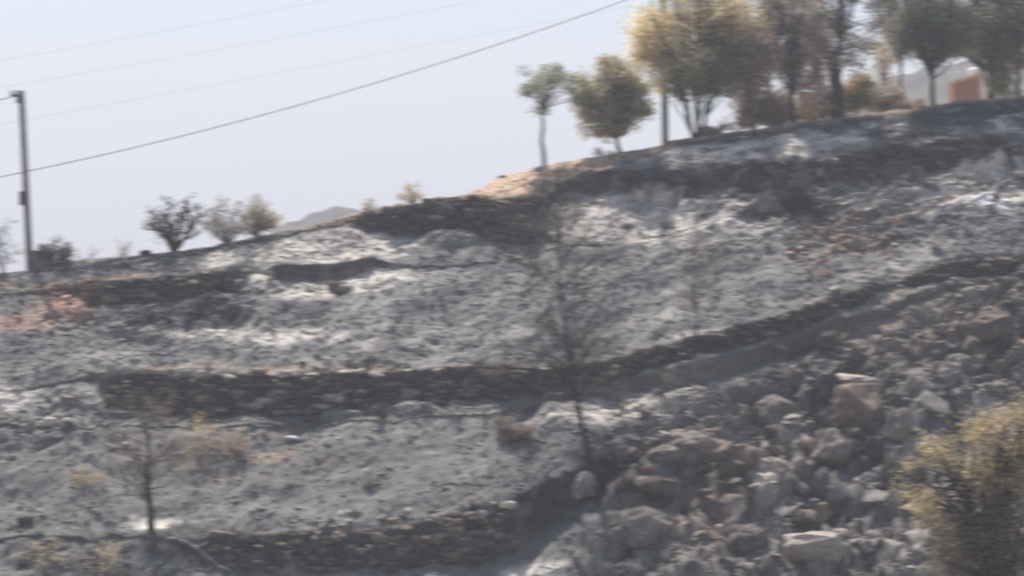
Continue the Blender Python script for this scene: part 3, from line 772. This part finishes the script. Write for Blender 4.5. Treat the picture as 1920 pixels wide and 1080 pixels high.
LEAF_K = 2.3
def tree(base, Y, trunks, lobes, colours, label, bark, clumps=60, n_per=45, spread=.16, leaf=.07, group=None, name='tree', cat='tree', seed=1, droop=0, twig_k=1.0, flat=.8, fork_f=.5):
    """base: foot; trunks: [(foot pixel, top pixel, radius)]; lobes: crown masses (px, py, rx, ry) in photo pixels at depth Y"""
    r_ = random.Random(seed)
    root = empty(name, base, label, cat, group)
    B = Vector(base)
    s_ = Y / F
    def loc(px, py, dy=0): return P(px, py, Y) + Vector((0, dy, 0)) - B
    cs = []
    tot = sum(l[2] * l[3] for l in lobes)
    pc = []
    for lo_ in lobes:
        lx, ly, rx, ry = lo_[:4]
        k = max(3, int(clumps * rx * ry / tot)); pc += [lo_[4] if len(lo_) > 4 else colours] * k
        for _ in range(k):
            v = Vector([r_.gauss(0, 1) for _ in range(3)]).normalized() * (r_.random() ** .45)
            cs.append(loc(lx + v.x * rx * .95, ly + v.z * ry * .92, v.y * rx * s_ * .85))
    tb = MB(); lb = MB(); tops = []
    for i, (fx, fy, tx, ty, rad) in enumerate(trunks):
        f0 = loc(fx, fy, r_.uniform(-.2, .2) if i else 0) - Vector((0, 0, .25)); t0 = loc(tx, ty, r_.uniform(-.3, .3) if i else 0)
        if i == 0: f0.y = 0; f0.x = (fx - 960) * s_ - B.x
        pts = branch_to(tb, f0, t0, rad * 1.25, rad * .6, .05, 8, r_, sides=8); tops.append(pts)
    trunk_o = tb.build('trunk', bark, root, True)
    for c_ in cs:
        if r_.random() < .75 * twig_k:
            pts = min(tops, key=lambda q: (q[-1] - c_).length)
            st = pts[r_.randint(max(1, int(len(pts) * fork_f)), len(pts) - 1)] if len(pts) > 3 else pts[-1]
            ln = (c_ - st).length
            branch_to(lb, st, c_, .018 + .012 * ln, .008, .12, 5, r_, sides=4)
    if lb.v: lb.build('branches', bark, root, True)
    if n_per: leaf_cloud('crown', cs, int(n_per * LEAF_K * 1.2), spread * 1.55, leaf * 1.05, colours, root, seed, droop, flat, pc)
    return root, cs

GREEN = [(.075, .095, .05), (.10, .115, .06), (.055, .075, .04)]
OLIVE = [(.16, .145, .09), (.19, .165, .105), (.125, .12, .08), (.2, .165, .115)]
YEL = [(.3, .24, .15), (.34, .28, .18), (.27, .24, .14), (.23, .21, .12)]
PALEY = [(.42, .335, .23), (.38, .31, .20), (.32, .28, .165)]
BROWN = [(.165, .135, .115), (.13, .11, .095), (.11, .10, .085), (.19, .15, .13)]
DKG = [(.095, .10, .08), (.115, .11, .09), (.08, .085, .07), (.14, .12, .10)]
RED = [(.19, .14, .12), (.16, .12, .105), (.22, .165, .14)]
G_T = 'trees standing along the ridge'
def ridge_tree(px, dy, label, lobes, trunks, colours, bark, **kw):
    b_ = behind(px, dy)
    return tree(b_, b_.y, trunks, lobes, colours, label, bark, group=G_T, seed=int(px) + 3, **kw)
ridge_tree(1020, .5, 'slender tree with bare pale trunk and sparse green crown, leftmost on the ridge',
           [(1010, 150, 42, 34), (1050, 150, 38, 32), (1015, 195, 24, 20), (985, 175, 22, 14), (1075, 175, 20, 22)], [(1020, 312, 1019, 205, .10)], [(.125, .132, .10), (.15, .155, .115)], M_BARK, clumps=46, n_per=26, spread=.11, leaf=.075, name='slender_tree', fork_f=.9)
ridge_tree(1160, .5, 'round yellow-green tree with short trunk, standing free on the ridge',
           [(1150, 145, 62, 46), (1115, 190, 44, 50), (1185, 185, 46, 45), (1150, 205, 60, 40), (1140, 240, 62, 20)], [(1162, 284, 1158, 235, .10)], [(.19, .18, .115), (.22, .19, .125), (.15, .15, .10), (.23, .195, .14)], M_DARKBARK, clumps=190, n_per=46, spread=.15, leaf=.075, name='round_tree', flat=.6)
ridge_tree(1300, 1.5, 'tall tree with pale yellow scorched foliage rising out of the top of the photo',
           [(1235, 55, 66, 55), (1330, 35, 90, 60), (1210, 100, 40, 36), (1245, 130, 42, 50), (1285, 110, 70, 45), (1385, 60, 45, 60), (1198, 60, 24, 25), (1330, 120, 50, 40), (1290, -30, 90, 50), (1370, -20, 60, 50)], [(1310, 262, 1300, 120, .12), (1318, 262, 1345, 110, .09), (1300, 262, 1262, 130, .08)], PALEY, M_DARKBARK, clumps=300, n_per=34, spread=.2, leaf=.085, name='yellow_tree')
ridge_tree(1302, .8, 'green bushy tree with many dark stems fanning out, under the tall yellow tree',
           [(1290, 150, 50, 32), (1330, 150, 45, 36), (1360, 110, 45, 45), (1275, 180, 18, 16)], [(1300, 256, 1270, 180, .05), (1302, 256, 1288, 170, .06), (1304, 256, 1306, 165, .06), (1306, 256, 1324, 170, .06), (1308, 256, 1340, 178, .05), (1300, 250, 1255, 190, .04)],
           [(.10, .12, .07), (.13, .14, .08), (.085, .10, .065)], M_CHAR, clumps=70, n_per=40, spread=.16, leaf=.07, name='stemmed_tree')
ridge_tree(1412, 1.2, 'drooping reddish brown scorched tree whose foliage reaches the ground',
           [(1405, 85, 45, 60), (1405, 150, 50, 55), (1415, 205, 38, 36), (1455, 180, 34, 55), (1380, 120, 30, 50)], [(1412, 246, 1405, 100, .1)], RED + OLIVE[:1], M_DARKBARK, clumps=90, n_per=50, spread=.17, leaf=.08, name='scorched_tree', droop=1.0)
ridge_tree(1487, 1.0, 'brown tree on a short dark trunk right of the drooping tree',
           [(1475, 50, 50, 60), (1480, -30, 50, 50), (1490, 110, 50, 40), (1455, 100, 30, 30), (1500, 150, 40, 18)], [(1489, 232, 1486, 140, .15)], BROWN + OLIVE[2:3], M_CHAR, clumps=75, n_per=40, spread=.17, leaf=.08, name='brown_tree')
ridge_tree(1572, .6, 'large dark tree with thick charred trunk in the middle of the ridge grove',
           [(1560, 20, 75, 50), (1570, -50, 80, 50), (1540, 80, 45, 40), (1610, 80, 50, 40), (1570, 120, 55, 25), (1640, 40, 30, 30)], [(1573, 222, 1562, 100, .33), (1566, 130, 1582, 20, .10)], BROWN + DKG[:1], M_CHAR, clumps=85, n_per=40, spread=.18, leaf=.08, name='dark_tree')
ridge_tree(1608, 2.2, 'low green and brown bush against the thick charred trunk',
           [(1608, 165, 32, 40), (1590, 190, 22, 26)], [(1605, 220, 1606, 170, .05)], [(.12, .13, .06), (.16, .13, .08), (.2, .14, .09)], M_DARKBARK, clumps=40, n_per=60, spread=.14, leaf=.07, name='green_bush')
ridge_tree(1747, .6, 'spreading dark green tree on a leaning slim trunk, left of the orange hut',
           [(1740, 40, 75, 50), (1740, -40, 80, 50), (1700, 60, 40, 45), (1790, 60, 60, 50), (1745, 95, 45, 25), (1830, 40, 40, 40)], [(1748, 202, 1742, 90, .12)], DKG + GREEN[:1], M_DARKBARK, clumps=150, n_per=55, spread=.19, leaf=.08, name='green_tree')
ridge_tree(1866, 1.2, 'olive green tree behind the orange hut near the right edge',
           [(1850, 20, 50, 50), (1850, -50, 60, 50), (1868, 90, 44, 45), (1872, 150, 20, 35)], [(1866, 192, 1862, 90, .1)], OLIVE + DKG, M_DARKBARK, clumps=95, n_per=55, spread=.18, leaf=.08, name='olive_tree')
ridge_tree(1908, .8, 'brown and yellow-green tree cut by the right edge of the photo',
           [(1905, 30, 40, 60), (1910, -50, 50, 50), (1930, 60, 50, 60), (1900, 105, 30, 30)], [(1908, 184, 1905, 70, .12)], BROWN + YEL[2:], M_DARKBARK, clumps=80, n_per=50, spread=.18, leaf=.08, name='edge_tree')
ridge_tree(1640, 7, 'thin pale leafless looking tree behind the gap in the grove',
           [(1655, 110, 22, 50), (1650, 160, 28, 30), (1660, 190, 32, 16)], [(1655, 210, 1655, 110, .05)], [(.42, .36, .31), (.34, .30, .27)], M_BARK, clumps=45, n_per=24, spread=.16, leaf=.07, name='pale_shrub', cat='shrub')

ridge_tree(1440, 8, 'hazy pale brown tree further back behind the drooping tree',
           [(1440, 30, 50, 60), (1440, -50, 60, 40), (1450, 110, 40, 50)], [(1445, 240, 1442, 90, .1)], PALEY[:1] + RED, M_BARK, clumps=80, n_per=30, spread=.2, leaf=.08, name='back_tree')
ridge_tree(1530, 9, 'dull brown tree further back, filling the gap left of the thick charred trunk',
           [(1520, 100, 40, 50), (1535, 150, 35, 30), (1525, 40, 40, 40)], [(1530, 220, 1525, 90, .1)], RED + BROWN, M_DARKBARK, clumps=80, n_per=30, spread=.2, leaf=.08, name='back_tree')
ridge_tree(1800, 12, 'dark brown-green tree further back over the orange hut',
           [(1780, 40, 60, 50), (1840, 50, 50, 48), (1795, 85, 40, 18)], [(1856, 195, 1830, 80, .1)], BROWN + DKG, M_DARKBARK, clumps=120, n_per=36, spread=.2, leaf=.08, name='back_tree')
ridge_tree(1690, 9, 'grey-brown tree further back, left of the leaning slim trunk',
           [(1670, 20, 50, 50), (1650, -40, 60, 40), (1680, 80, 36, 36)], [(1690, 205, 1688, 70, .08)], BROWN + DKG, M_DARKBARK, clumps=70, n_per=30, spread=.2, leaf=.08, name='back_tree')

# shrubs and burnt trees
def shrub(px, py, Y, w_, h_, colours, label, bark, stems=9, leaves=20, clumps=20, group=None, name='shrub', seed=0, behind_dy=None, spread=.09, leaf=.05, thick=.02):
    b_ = behind(px, behind_dy) if behind_dy is not None else ground(px, py)
    r_ = random.Random(seed + int(px)); s_ = b_.y / F
    root = empty(name, b_, label, 'shrub', group)
    mb = MB(); cs = []
    W, H = w_ * s_, h_ * s_
    for k in range(stems):
        a_ = r_.uniform(-1.5, 1.5); d_ = r_.uniform(-.8, .8); rr_ = r_.uniform(.45, 1)
        tip = Vector((math.sin(a_) * W * .5 * r_.uniform(.7, 1.1), d_ * W * .5, math.cos(a_ * .75) * H * rr_))
        pts = branch_to(mb, (r_.uniform(-.05, .05), 0, -.1), tip, thick * 1.4, thick * .4, .2, 6, r_, sides=5)
        for q in pts[2:]:
            for _ in range(3):
                e_ = q + Vector((r_.uniform(-1, 1), r_.uniform(-1, 1), r_.uniform(-.2, 1))) * H * .16
                branch_to(mb, q, e_, thick * .5, thick * .25, .1, 2, r_, sides=3); cs.append(e_)
    mb.build('stems', bark, root, True)
    if leaves and cs:
        r_.shuffle(cs)
        leaf_cloud('foliage', cs[:clumps], leaves, spread, leaf, [tuple(v * .75 for v in c_) for c_ in colours], root, seed + 5)
    return root
ASHL = [(.06, .06, .06), (.09, .085, .08)]
shrub(325, 468, 0, 130, 105, ASHL, 'charred black bush with splayed stems on the left skyline', M_CHAR, 16, 14, 70, name='charred_bush', behind_dy=.3, thick=.06, spread=.12, leaf=.07)
shrub(425, 455, 0, 90, 82, [(.22, .20, .18), (.17, .16, .15)], 'sparse dry grey-brown shrub right beside the charred bush', M_TWIG, 16, 20, 110, name='dry_shrub', behind_dy=.4, thick=.025, spread=.11, leaf=.06, seed=2)
shrub(480, 446, 0, 62, 72, [(.28, .245, .19), (.21, .19, .155)], 'dense tan dry shrub, right one of the pair on the left skyline', M_TWIG, 16, 30, 130, name='dry_shrub', behind_dy=.3, thick=.025, spread=.12, leaf=.06, seed=3)
shrub(162, 486, 0, 80, 58, [(.22, .22, .22), (.3, .3, .3)], 'faint grey wispy shrub right of the utility pole', M_TWIG, 8, 8, 40, name='wispy_shrub', behind_dy=6, thick=.012, spread=.14, leaf=.05, seed=4)
shrub(222, 478, 0, 50, 50, [(.2, .2, .19), (.28, .27, .25)], 'small wispy shrub left of the charred bush', M_TWIG, 7, 5, 30, name='wispy_shrub', behind_dy=2, thick=.012, spread=.12, leaf=.05, seed=5)
shrub(6, 512, 0, 60, 95, [(.10, .12, .10), (.14, .15, .12)], 'grey-green shrub at the left edge beside the pole', M_TWIG, 8, 14, 40, name='edge_shrub', behind_dy=.5, thick=.02, spread=.13, leaf=.06, seed=6)
shrub(98, 500, 0, 66, 50, ASHL, 'dark low bush growing beside and over the grey cabinet', M_CHAR, 12, 26, 80, name='dark_bush', behind_dy=.2, thick=.02, spread=.12, leaf=.06, seed=7)
shrub(775, 380, 0, 62, 38, [(.38, .30, .22), (.28, .25, .17)], 'small tan shrub on the skyline above the blackened wall', M_TWIG, 9, 26, 45, name='tan_shrub', behind_dy=.6, thick=.015, spread=.09, leaf=.05, seed=8)
shrub(703, 390, 0, 42, 22, [(.26, .24, .19), (.34, .30, .24)], 'tiny grey shrub near the left end of the blackened wall', M_TWIG, 7, 14, 25, name='tiny_shrub', behind_dy=.6, thick=.012, spread=.08, leaf=.045, seed=9)
shrub(1130, 290, 0, 40, 16, [(.36, .26, .2), (.26, .2, .15)], 'low tuft between the slender tree and the round tree', M_TWIG, 7, 14, 25, name='low_tuft', behind_dy=.3, thick=.01, spread=.07, leaf=.045, seed=10)
shrub(1375, 246, 0, 70, 32, [(.40, .32, .24), (.3, .24, .18)], 'pale dry brush under the gap in the ridge trees', M_TWIG, 9, 26, 45, name='dry_brush', behind_dy=.8, thick=.012, spread=.1, leaf=.05, seed=11)
shrub(1525, 224, 0, 75, 28, [(.34, .27, .13), (.30, .25, .14)], 'low golden yellow brush left of the thick charred trunk', M_TWIG, 9, 30, 50, name='golden_brush', behind_dy=.5, thick=.012, spread=.1, leaf=.05, seed=12)
shrub(1455, 238, 0, 80, 60, [(.20, .14, .11), (.24, .17, .13)], 'reddish brown scorched brush between the drooping tree and the next trunk', M_DARKBARK, 14, 40, 110, name='scorched_brush', behind_dy=.9, thick=.015, spread=.13, leaf=.06, seed=31)
shrub(1545, 226, 0, 50, 70, [(.13, .10, .08), (.17, .13, .10)], 'dark brown brush leaning on the thick charred trunk, left of it', M_DARKBARK, 12, 34, 90, name='scorched_brush', behind_dy=1.1, thick=.015, spread=.13, leaf=.06, seed=32)
shrub(1655, 213, 0, 70, 58, [(.27, .235, .2), (.22, .19, .165)], 'pale tan cone-shaped brush in the gap right of the green bush', M_TWIG, 14, 44, 120, name='tan_brush', behind_dy=1.5, thick=.012, spread=.13, leaf=.06, seed=33)
shrub(1712, 206, 0, 50, 24, [(.25, .19, .15), (.2, .16, .12)], 'low brownish brush left of the leaning slim trunk', M_TWIG, 10, 30, 60, name='low_brush', behind_dy=1.0, thick=.012, spread=.1, leaf=.05, seed=34)
shrub(1340, 254, 0, 60, 22, [(.24, .19, .15), (.19, .15, .12)], 'low pinkish brush at the right foot of the many-stemmed tree', M_TWIG, 10, 30, 60, name='low_brush', behind_dy=.6, thick=.012, spread=.09, leaf=.05, seed=35)
shrub(1885, 186, 0, 50, 40, [(.3, .3, .14), (.22, .2, .1)], 'olive brush between the last two trunks at the right edge', M_TWIG, 8, 26, 40, name='olive_brush', behind_dy=.6, thick=.012, spread=.11, leaf=.05, seed=13)
o_ = shrub(960, 825, 0, 80, 44, [(.22, .175, .15), (.17, .14, .12), (.13, .11, .1)], 'round brown cushion of singed scrub on the slope left of the thin burnt tree', M_TWIG, 12, 60, 90, name='cushion_bush', seed=14, thick=.012, spread=.09, leaf=.045)
shrub(720, 786, 0, 60, 26, ASHL, 'dark low bush at the foot of the long wall, left of the middle', M_CHAR, 9, 24, 40, name='burnt_bush', seed=15, thick=.015, spread=.08, leaf=.05)
shrub(575, 788, 0, 60, 20, ASHL, 'flat dark bush at the foot of the long wall, below its reddest stones', M_CHAR, 9, 24, 40, name='burnt_bush', seed=16, thick=.015, spread=.08, leaf=.05)
shrub(1300, 350, 0, 60, 40, ASHL, 'black bush remains on the upper dark bank', M_CHAR, 9, 12, 30, name='burnt_bush', seed=17, thick=.02, spread=.1, leaf=.05)
shrub(1482, 402, 0, 62, 100, ASHL, 'tall black burnt bush standing in pale ash under the upper right bank', M_CHAR, 16, 26, 110, name='burnt_bush', seed=41, thick=.035, spread=.12, leaf=.06)
shrub(640, 552, 0, 40, 16, ASHL, 'small black tuft in the pale ash below the dark bank', M_CHAR, 8, 20, 30, name='burnt_tuft', seed=42, thick=.015, spread=.08, leaf=.05)
shrub(1150, 880, 0, 90, 60, ASHL, 'sooty remains of scrub around the foot of the thin burnt tree', M_CHAR, 14, 16, 60, name='burnt_scrub', seed=43, thick=.02, spread=.12, leaf=.06)

def burnt_tree(px, py, path, label, r0, twigs, seed, spread_deg=55, name='burnt_tree', tw_len=1.0, mat=M_CHAR, wisp=None, cat='tree', tmat=None, lean_y=0.0):
    """path: photo pixels of the trunk from foot to tip"""
    r_ = random.Random(seed); b_ = ground(px, py); Y = b_.y - .3
    root = empty(name, b_, label, cat)
    pts = []
    for i, (x_, y_) in enumerate(path):
        q = P(x_, y_, Y + lean_y * i) - b_
        if i == 0: q = Vector((q.x, 0, -.2))
        pts.append(q)
    n = len(pts); mb = MB()
    fine = []
    for i in range(n - 1):
        for k in range(4): fine.append(pts[i].lerp(pts[i + 1], k / 4) + Vector((r_.uniform(-1, 1), r_.uniform(-1, 1), 0)) * .02)
    fine.append(pts[-1]); m_ = len(fine)
    mb.tube(fine, [r0 * (1 - .85 * (i / (m_ - 1)) ** .8) for i in range(m_)], 8)
    mb.build('trunk', mat, root, True)
    tb = MB(); tips = []
    for k in range(twigs):
        i = r_.randint(int(m_ * .3), m_ - 1); f_ = i / m_
        st = fine[i]; L = tw_len * (.45 + .75 * math.sin(math.pi * min(1, max(0, (f_ - .1) / .95)))) * r_.uniform(.4, 1.15)
        az = r_.uniform(0, 6.28); el = math.radians(r_.uniform(5, 65))
        d_ = Vector((math.cos(az) * math.cos(el), math.sin(az) * math.cos(el), math.sin(el)))
        p1 = st + d_ * L
        bp = branch_to(tb, st, p1, r0 * .28 * (1.2 - f_), .007, .14, 6, r_, sides=4)
        for q in bp[2:]:
            for _ in range(3):
                e2 = q + (d_ + Vector((r_.uniform(-1, 1), r_.uniform(-1, 1), r_.uniform(-.5, 1)))).normalized() * L * r_.uniform(.2, .42)
                b2 = branch_to(tb, q, e2, .010, .006, .1, 3, r_, sides=3); tips.append(e2)
                for _ in range(2):
                    e3 = e2 + Vector((r_.uniform(-1, 1), r_.uniform(-1, 1), r_.uniform(-.3, 1))).normalized() * L * .14
                    branch_to(tb, b2[-2], e3, .006, .004, .05, 1, r_, sides=3); tips.append(e3)
    tb.build('twigs', tmat or mat, root, True)
    if wisp:
        r_.shuffle(tips); leaf_cloud('dead_leaves', tips[:wisp[0]], wisp[1], .10, .04, wisp[2], root, seed)
    return root
burnt_tree(1112, 890, [(1112, 892), (1104, 855), (1092, 800), (1080, 745), (1070, 690), (1060, 620), (1050, 545), (1046, 470), (1048, 420)], 'tall thin burnt tree with bare wispy crown, standing in front of the long wall', .14, 80, 3, tw_len=2.5, wisp=(500, 4, [(.12, .10, .09), (.18, .14, .12)]), tmat=M_DARKBARK)
burnt_tree(1308, 630, [(1308, 632), (1306, 600), (1312, 560), (1318, 520), (1315, 480)], 'small bare sapling on the slope above the slanting wall', .05, 40, 4, tw_len=1.5, wisp=(100, 4, [(.2, .16, .13), (.15, .12, .1)]), tmat=M_TWIG)
burnt_tree(281, 1000, [(281, 1002), (283, 970), (279, 928), (276, 890), (280, 850), (272, 800)], 'charred stump-like young tree with faint dry twigs in white ash at bottom left', .19, 34, 5, tw_len=1.9, wisp=(130, 4, [(.24, .18, .12), (.18, .15, .12)]), tmat=M_TWIG)
burnt_tree(1480, 395, [(1480, 398), (1478, 360), (1474, 330), (1478, 300)], 'black snag against the pale ash high on the right', .12, 16, 6, tw_len=.8)
burnt_tree(1170, 800, [(1170, 802), (1168, 780), (1172, 755)], 'short burnt sapling just right of the thin burnt tree', .04, 10, 8, tw_len=.7, tmat=M_CHAR)

# dry golden weeds standing up the slope
def weeds(px, py, w_, h_, colours, label, n, seed, name='dry_weeds', leaf=.05, per=12):
    return shrub(px, py, 0, w_, h_, colours, label, M_TWIG, n, per, 60, name=name, seed=seed, thick=.009, spread=.1, leaf=leaf)
weeds(372, 870, 80, 85, [(.34, .26, .14), (.26, .2, .12)], 'thin golden dry weed standing right of the charred young tree', 9, 20)
weeds(165, 920, 60, 50, [(.30, .23, .15), (.25, .2, .14)], 'small golden dry weed left of the charred young tree', 8, 21)
weeds(445, 860, 60, 60, [(.27, .21, .15), (.22, .18, .13)], 'faint brown dry weed further right on the bare ash', 8, 22)
weeds(1240, 740, 60, 60, [(.2, .16, .13)], 'faint brown twiggy weed below the slanting wall', 7, 23, per=5)
weeds(85, 1085, 110, 70, [(.36, .31, .22), (.28, .24, .17)], 'pale dry shrub rising from the bottom edge, left one', 12, 24)
weeds(200, 1088, 110, 80, [(.36, .31, .22), (.28, .24, .17)], 'pale dry shrub rising from the bottom edge, right one', 12, 25)
weeds(940, 720, 60, 60, [(.2, .15, .13)], 'brown wispy weed in front of the long wall, left of the thin burnt tree', 7, 26, per=6)

# fallen pale branch at the bottom
mb = MB()
pts = [ground(345, 1008) + Vector((0, -.25, .12)), ground(372, 1030) + Vector((0, -.35, .14)), ground(398, 1050) + Vector((0, -.35, .12)), ground(432, 1078) + Vector((0, -.3, .1))]
fp = []
for i in range(3):
    for k in range(5): fp.append(pts[i].lerp(pts[i + 1], k / 5) - pts[0] + Vector((rnd.uniform(-.06, .06), 0, rnd.uniform(-.05, .05) - .06)))
mb.tube(fp, [.075 - .003 * i + rnd.uniform(-.015, .015) for i in range(15)], 7)
mb.tube([pts[1] - pts[0], pts[1] - pts[0] + Vector((.5, -.1, .25))], [.04, .015], 5)
tag(mb.build('fallen_branch', M_STONE_GREY, None, True, pts[0]), 'pale fallen branch lying down the slope near the bottom wall', 'branch')

# foreground tree, lower right, nearer to the camera
YF = 84.0
fb = P(1850, 1330, YF)
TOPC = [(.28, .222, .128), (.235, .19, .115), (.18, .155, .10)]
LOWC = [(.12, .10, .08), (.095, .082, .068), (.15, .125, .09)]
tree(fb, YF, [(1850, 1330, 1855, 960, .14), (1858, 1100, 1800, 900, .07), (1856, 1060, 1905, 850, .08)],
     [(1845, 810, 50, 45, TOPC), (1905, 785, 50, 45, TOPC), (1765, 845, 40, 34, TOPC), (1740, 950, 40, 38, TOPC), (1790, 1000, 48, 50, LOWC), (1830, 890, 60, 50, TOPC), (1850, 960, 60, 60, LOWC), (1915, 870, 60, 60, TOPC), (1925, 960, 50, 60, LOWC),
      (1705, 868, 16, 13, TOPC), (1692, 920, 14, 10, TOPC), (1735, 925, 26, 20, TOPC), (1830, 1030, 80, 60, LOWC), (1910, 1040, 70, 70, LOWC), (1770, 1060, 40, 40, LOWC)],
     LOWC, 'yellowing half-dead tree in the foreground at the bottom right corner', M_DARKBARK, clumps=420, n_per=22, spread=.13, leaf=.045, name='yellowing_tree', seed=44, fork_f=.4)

# ------------------------------------------------------------------ poles and wires
def utility_pole(px, dy, top_px, top_py, r0, r1, label, name='utility_pole', box=True, mat=M_POLE):
    b_ = behind(px, dy); Y = b_.y
    root = empty(name, b_, label, 'utility pole')
    t_ = P(top_px, top_py, Y) - b_
    mb = MB(); n = 10
    mb.tube([Vector((0, 0, -.5)).lerp(t_, i / n) for i in range(n + 1)], [r0 + (r1 - r0) * i / n for i in range(n + 1)], 12)
    mb.build('shaft', mat, root, True)
    if box:
        m2 = MB(); m2.box(t_ + Vector((-.22, -.12, -.22)), (.5, .1, .12)); m2.box(t_ + Vector((-.05, -.16, -.42)), (.34, .08, .3)); br_ = m2.build('bracket', M_METAL, root)
        for sx in (-.42, -.2):
            m3 = MB(); m3.tube([t_ + Vector((sx, -.12, -.16)), t_ + Vector((sx, -.12, -.08)), t_ + Vector((sx, -.12, .03))], [.05, .07, .035], 8); m3.build('insulator', M_CONC, br_, True)
        q = (P(47, 372, Y) - b_)
        m4 = MB(); m4.box(q + Vector((-.12, -.12, 0)), (.22, .22, .62)); m4.build('junction_box', M_CHAR, root)
        m5 = MB(); m5.tube([q + Vector((-.04, -.16, -.3)), q + Vector((.1, -.17, -1.6)), q + Vector((.2, -.2, -3.0))], [.025] * 3, 6); m5.build('conduit', M_METAL, root, True)
    return root
pole = utility_pole(57, .6, 40, 170, .17, .14, 'grey leaning utility pole at the left edge with a dark box halfway up')
utility_pole(1248, 3.5, 1242, -150, .17, .13, 'dark pole standing between the round tree and the tall yellow tree', box=False, mat=M_CHAR)

def wire(pxs, Y0, Y1, rad, label):
    xs = np.array([p[0] for p in pxs], float); ysv = np.array([p[1] for p in pxs], float)
    co = np.polyfit(xs, ysv, 2)
    X_ = np.linspace(xs[0], xs[-1], 60); pts = []
    for k, x_ in enumerate(X_):
        Y = Y0 + (Y1 - Y0) * k / 59
        pts.append(P(x_, float(np.polyval(co, x_)), Y))
    mb = MB(); mb.tube([p - pts[0] for p in pts], [rad] * 60, 5)
    tag(mb.build('power_line', M_WIRE, None, True, pts[0]), label, 'power line', 'power lines crossing the sky')
wire([(-500, 415), (0, 333), (200, 291), (400, 239), (600, 186), (800, 125), (1000, 60), (1175, 0), (1500, -125)], 112, 128, .020, 'thickest lowest power line, crossing in front of the utility pole')
wire([(-500, 200), (0, 112), (310, 58), (620, 0), (1200, -120)], 150, 170, .004, 'topmost thin power line, leaving the photo above the upper left')
wire([(-500, 245), (0, 166), (450, 84), (900, 0), (1400, -100)], 150, 170, .004, 'second thin power line from the top')
wire([(-500, 325), (0, 233), (500, 140), (1000, 48), (1400, -30)], 150, 170, .004, 'faintest thin power line, between the second one and the thick one')
wire([(-400, 292), (0, 187), (30, 180)], 118, behind(57, .6).y - .15, .022, 'short power line running left from the top of the utility pole')

# ------------------------------------------------------------------ small buildings on the ridge
b_ = behind(82, .5)
root = empty('cabinet', b_, 'low grey masonry cabinet at the foot of the utility pole', 'cabinet')
mb = MB(); mb.box((0, 0, .2), (.85, .6, .95)); mb.build('body', M_BARK, root)
mb = MB(); mb.box((0.02, 0, .71), (.93, .68, .07)); mb.build('lid', M_CHAR, root)
mb = MB(); mb.box((0.05, -.31, .3), (.45, .03, .6)); mb.build('door', M_METAL, root)

b_ = behind(1808, 30); sc = b_.y / F
root = empty('hut', b_, 'small terracotta orange hut with pale sloping roof behind the ridge', 'hut')
zb = (P(0, 192, b_.y) - b_).z; zt = (P(0, 152, b_.y) - b_).z
W = 52 * sc; h0 = zt + .0; h1 = zt + .32
mb = MB()
mb.add([(-W / 2, -1, -.6), (W / 2, -1, -.6), (W / 2, 1, -.6), (-W / 2, 1, -.6), (-W / 2, -1, h0 - .22), (W / 2, -1, h1 - .1), (W / 2, 1, h1 - .1), (-W / 2, 1, h0 - .22)],
       [(3, 2, 1, 0), (4, 5, 6, 7), (0, 1, 5, 4), (1, 2, 6, 5), (2, 3, 7, 6), (3, 0, 4, 7)])
mb.build('wall', M_CLAY, root)
ang_ = math.atan2(h1 - h0 + .12, W)
R_ = Matrix.Rotation(-ang_, 3, 'Y')
for k in range(7):
    xx = -W / 2 + (k + .5) * W / 7
    zz = h0 - .15 + (h1 - h0 + .12) * (k + .5) / 7
    mb = MB(); mb.box((xx, 0, zz + .02 * (k % 2)), (W / 7 * 1.16, 2.3, .16), R_); mb.build('roof_tile', M_CLAYTOP, root)
mb = MB(); mb.box((-W * .1, -1.02, .3), (.6, .05, 1.5)); mb.build('door', M_STONE_BROWN, root)
tk = P(1828, 138, b_.y)
root = empty('water_tank', tk - Vector((0, 0, .3)), 'white water tank on the high side of the orange hut roof', 'tank')
mb = MB(); mb.tube([(-.32, 0, .38), (.32, 0, .52)], [.22, .22], 14); mb.build('drum', M_WHITE, root, True)
mb = MB(); mb.box((-.15, 0, .12), (.07, .4, .36)); mb.box((.2, 0, .15), (.07, .4, .42)); mb.build('cradle', M_WHITE, root)

b_ = behind(1512, 10)
root = empty('ruin', b_, 'pale beige block of masonry seen between two dark trunks on the ridge', 'ruin')
h_ = (P(0, 172, b_.y) - b_).z
for k in range(4):
    for q in range(3):
        mb = MB(); mb.box((-.36 + q * .36 + .05 * (k % 2), 0, -.2 + (k + .5) * (h_ + .2) / 4), (.35, .5 + .05 * (q % 2), (h_ + .2) / 4 - .015)); mb.build('block', M_STONE_PALE, root)
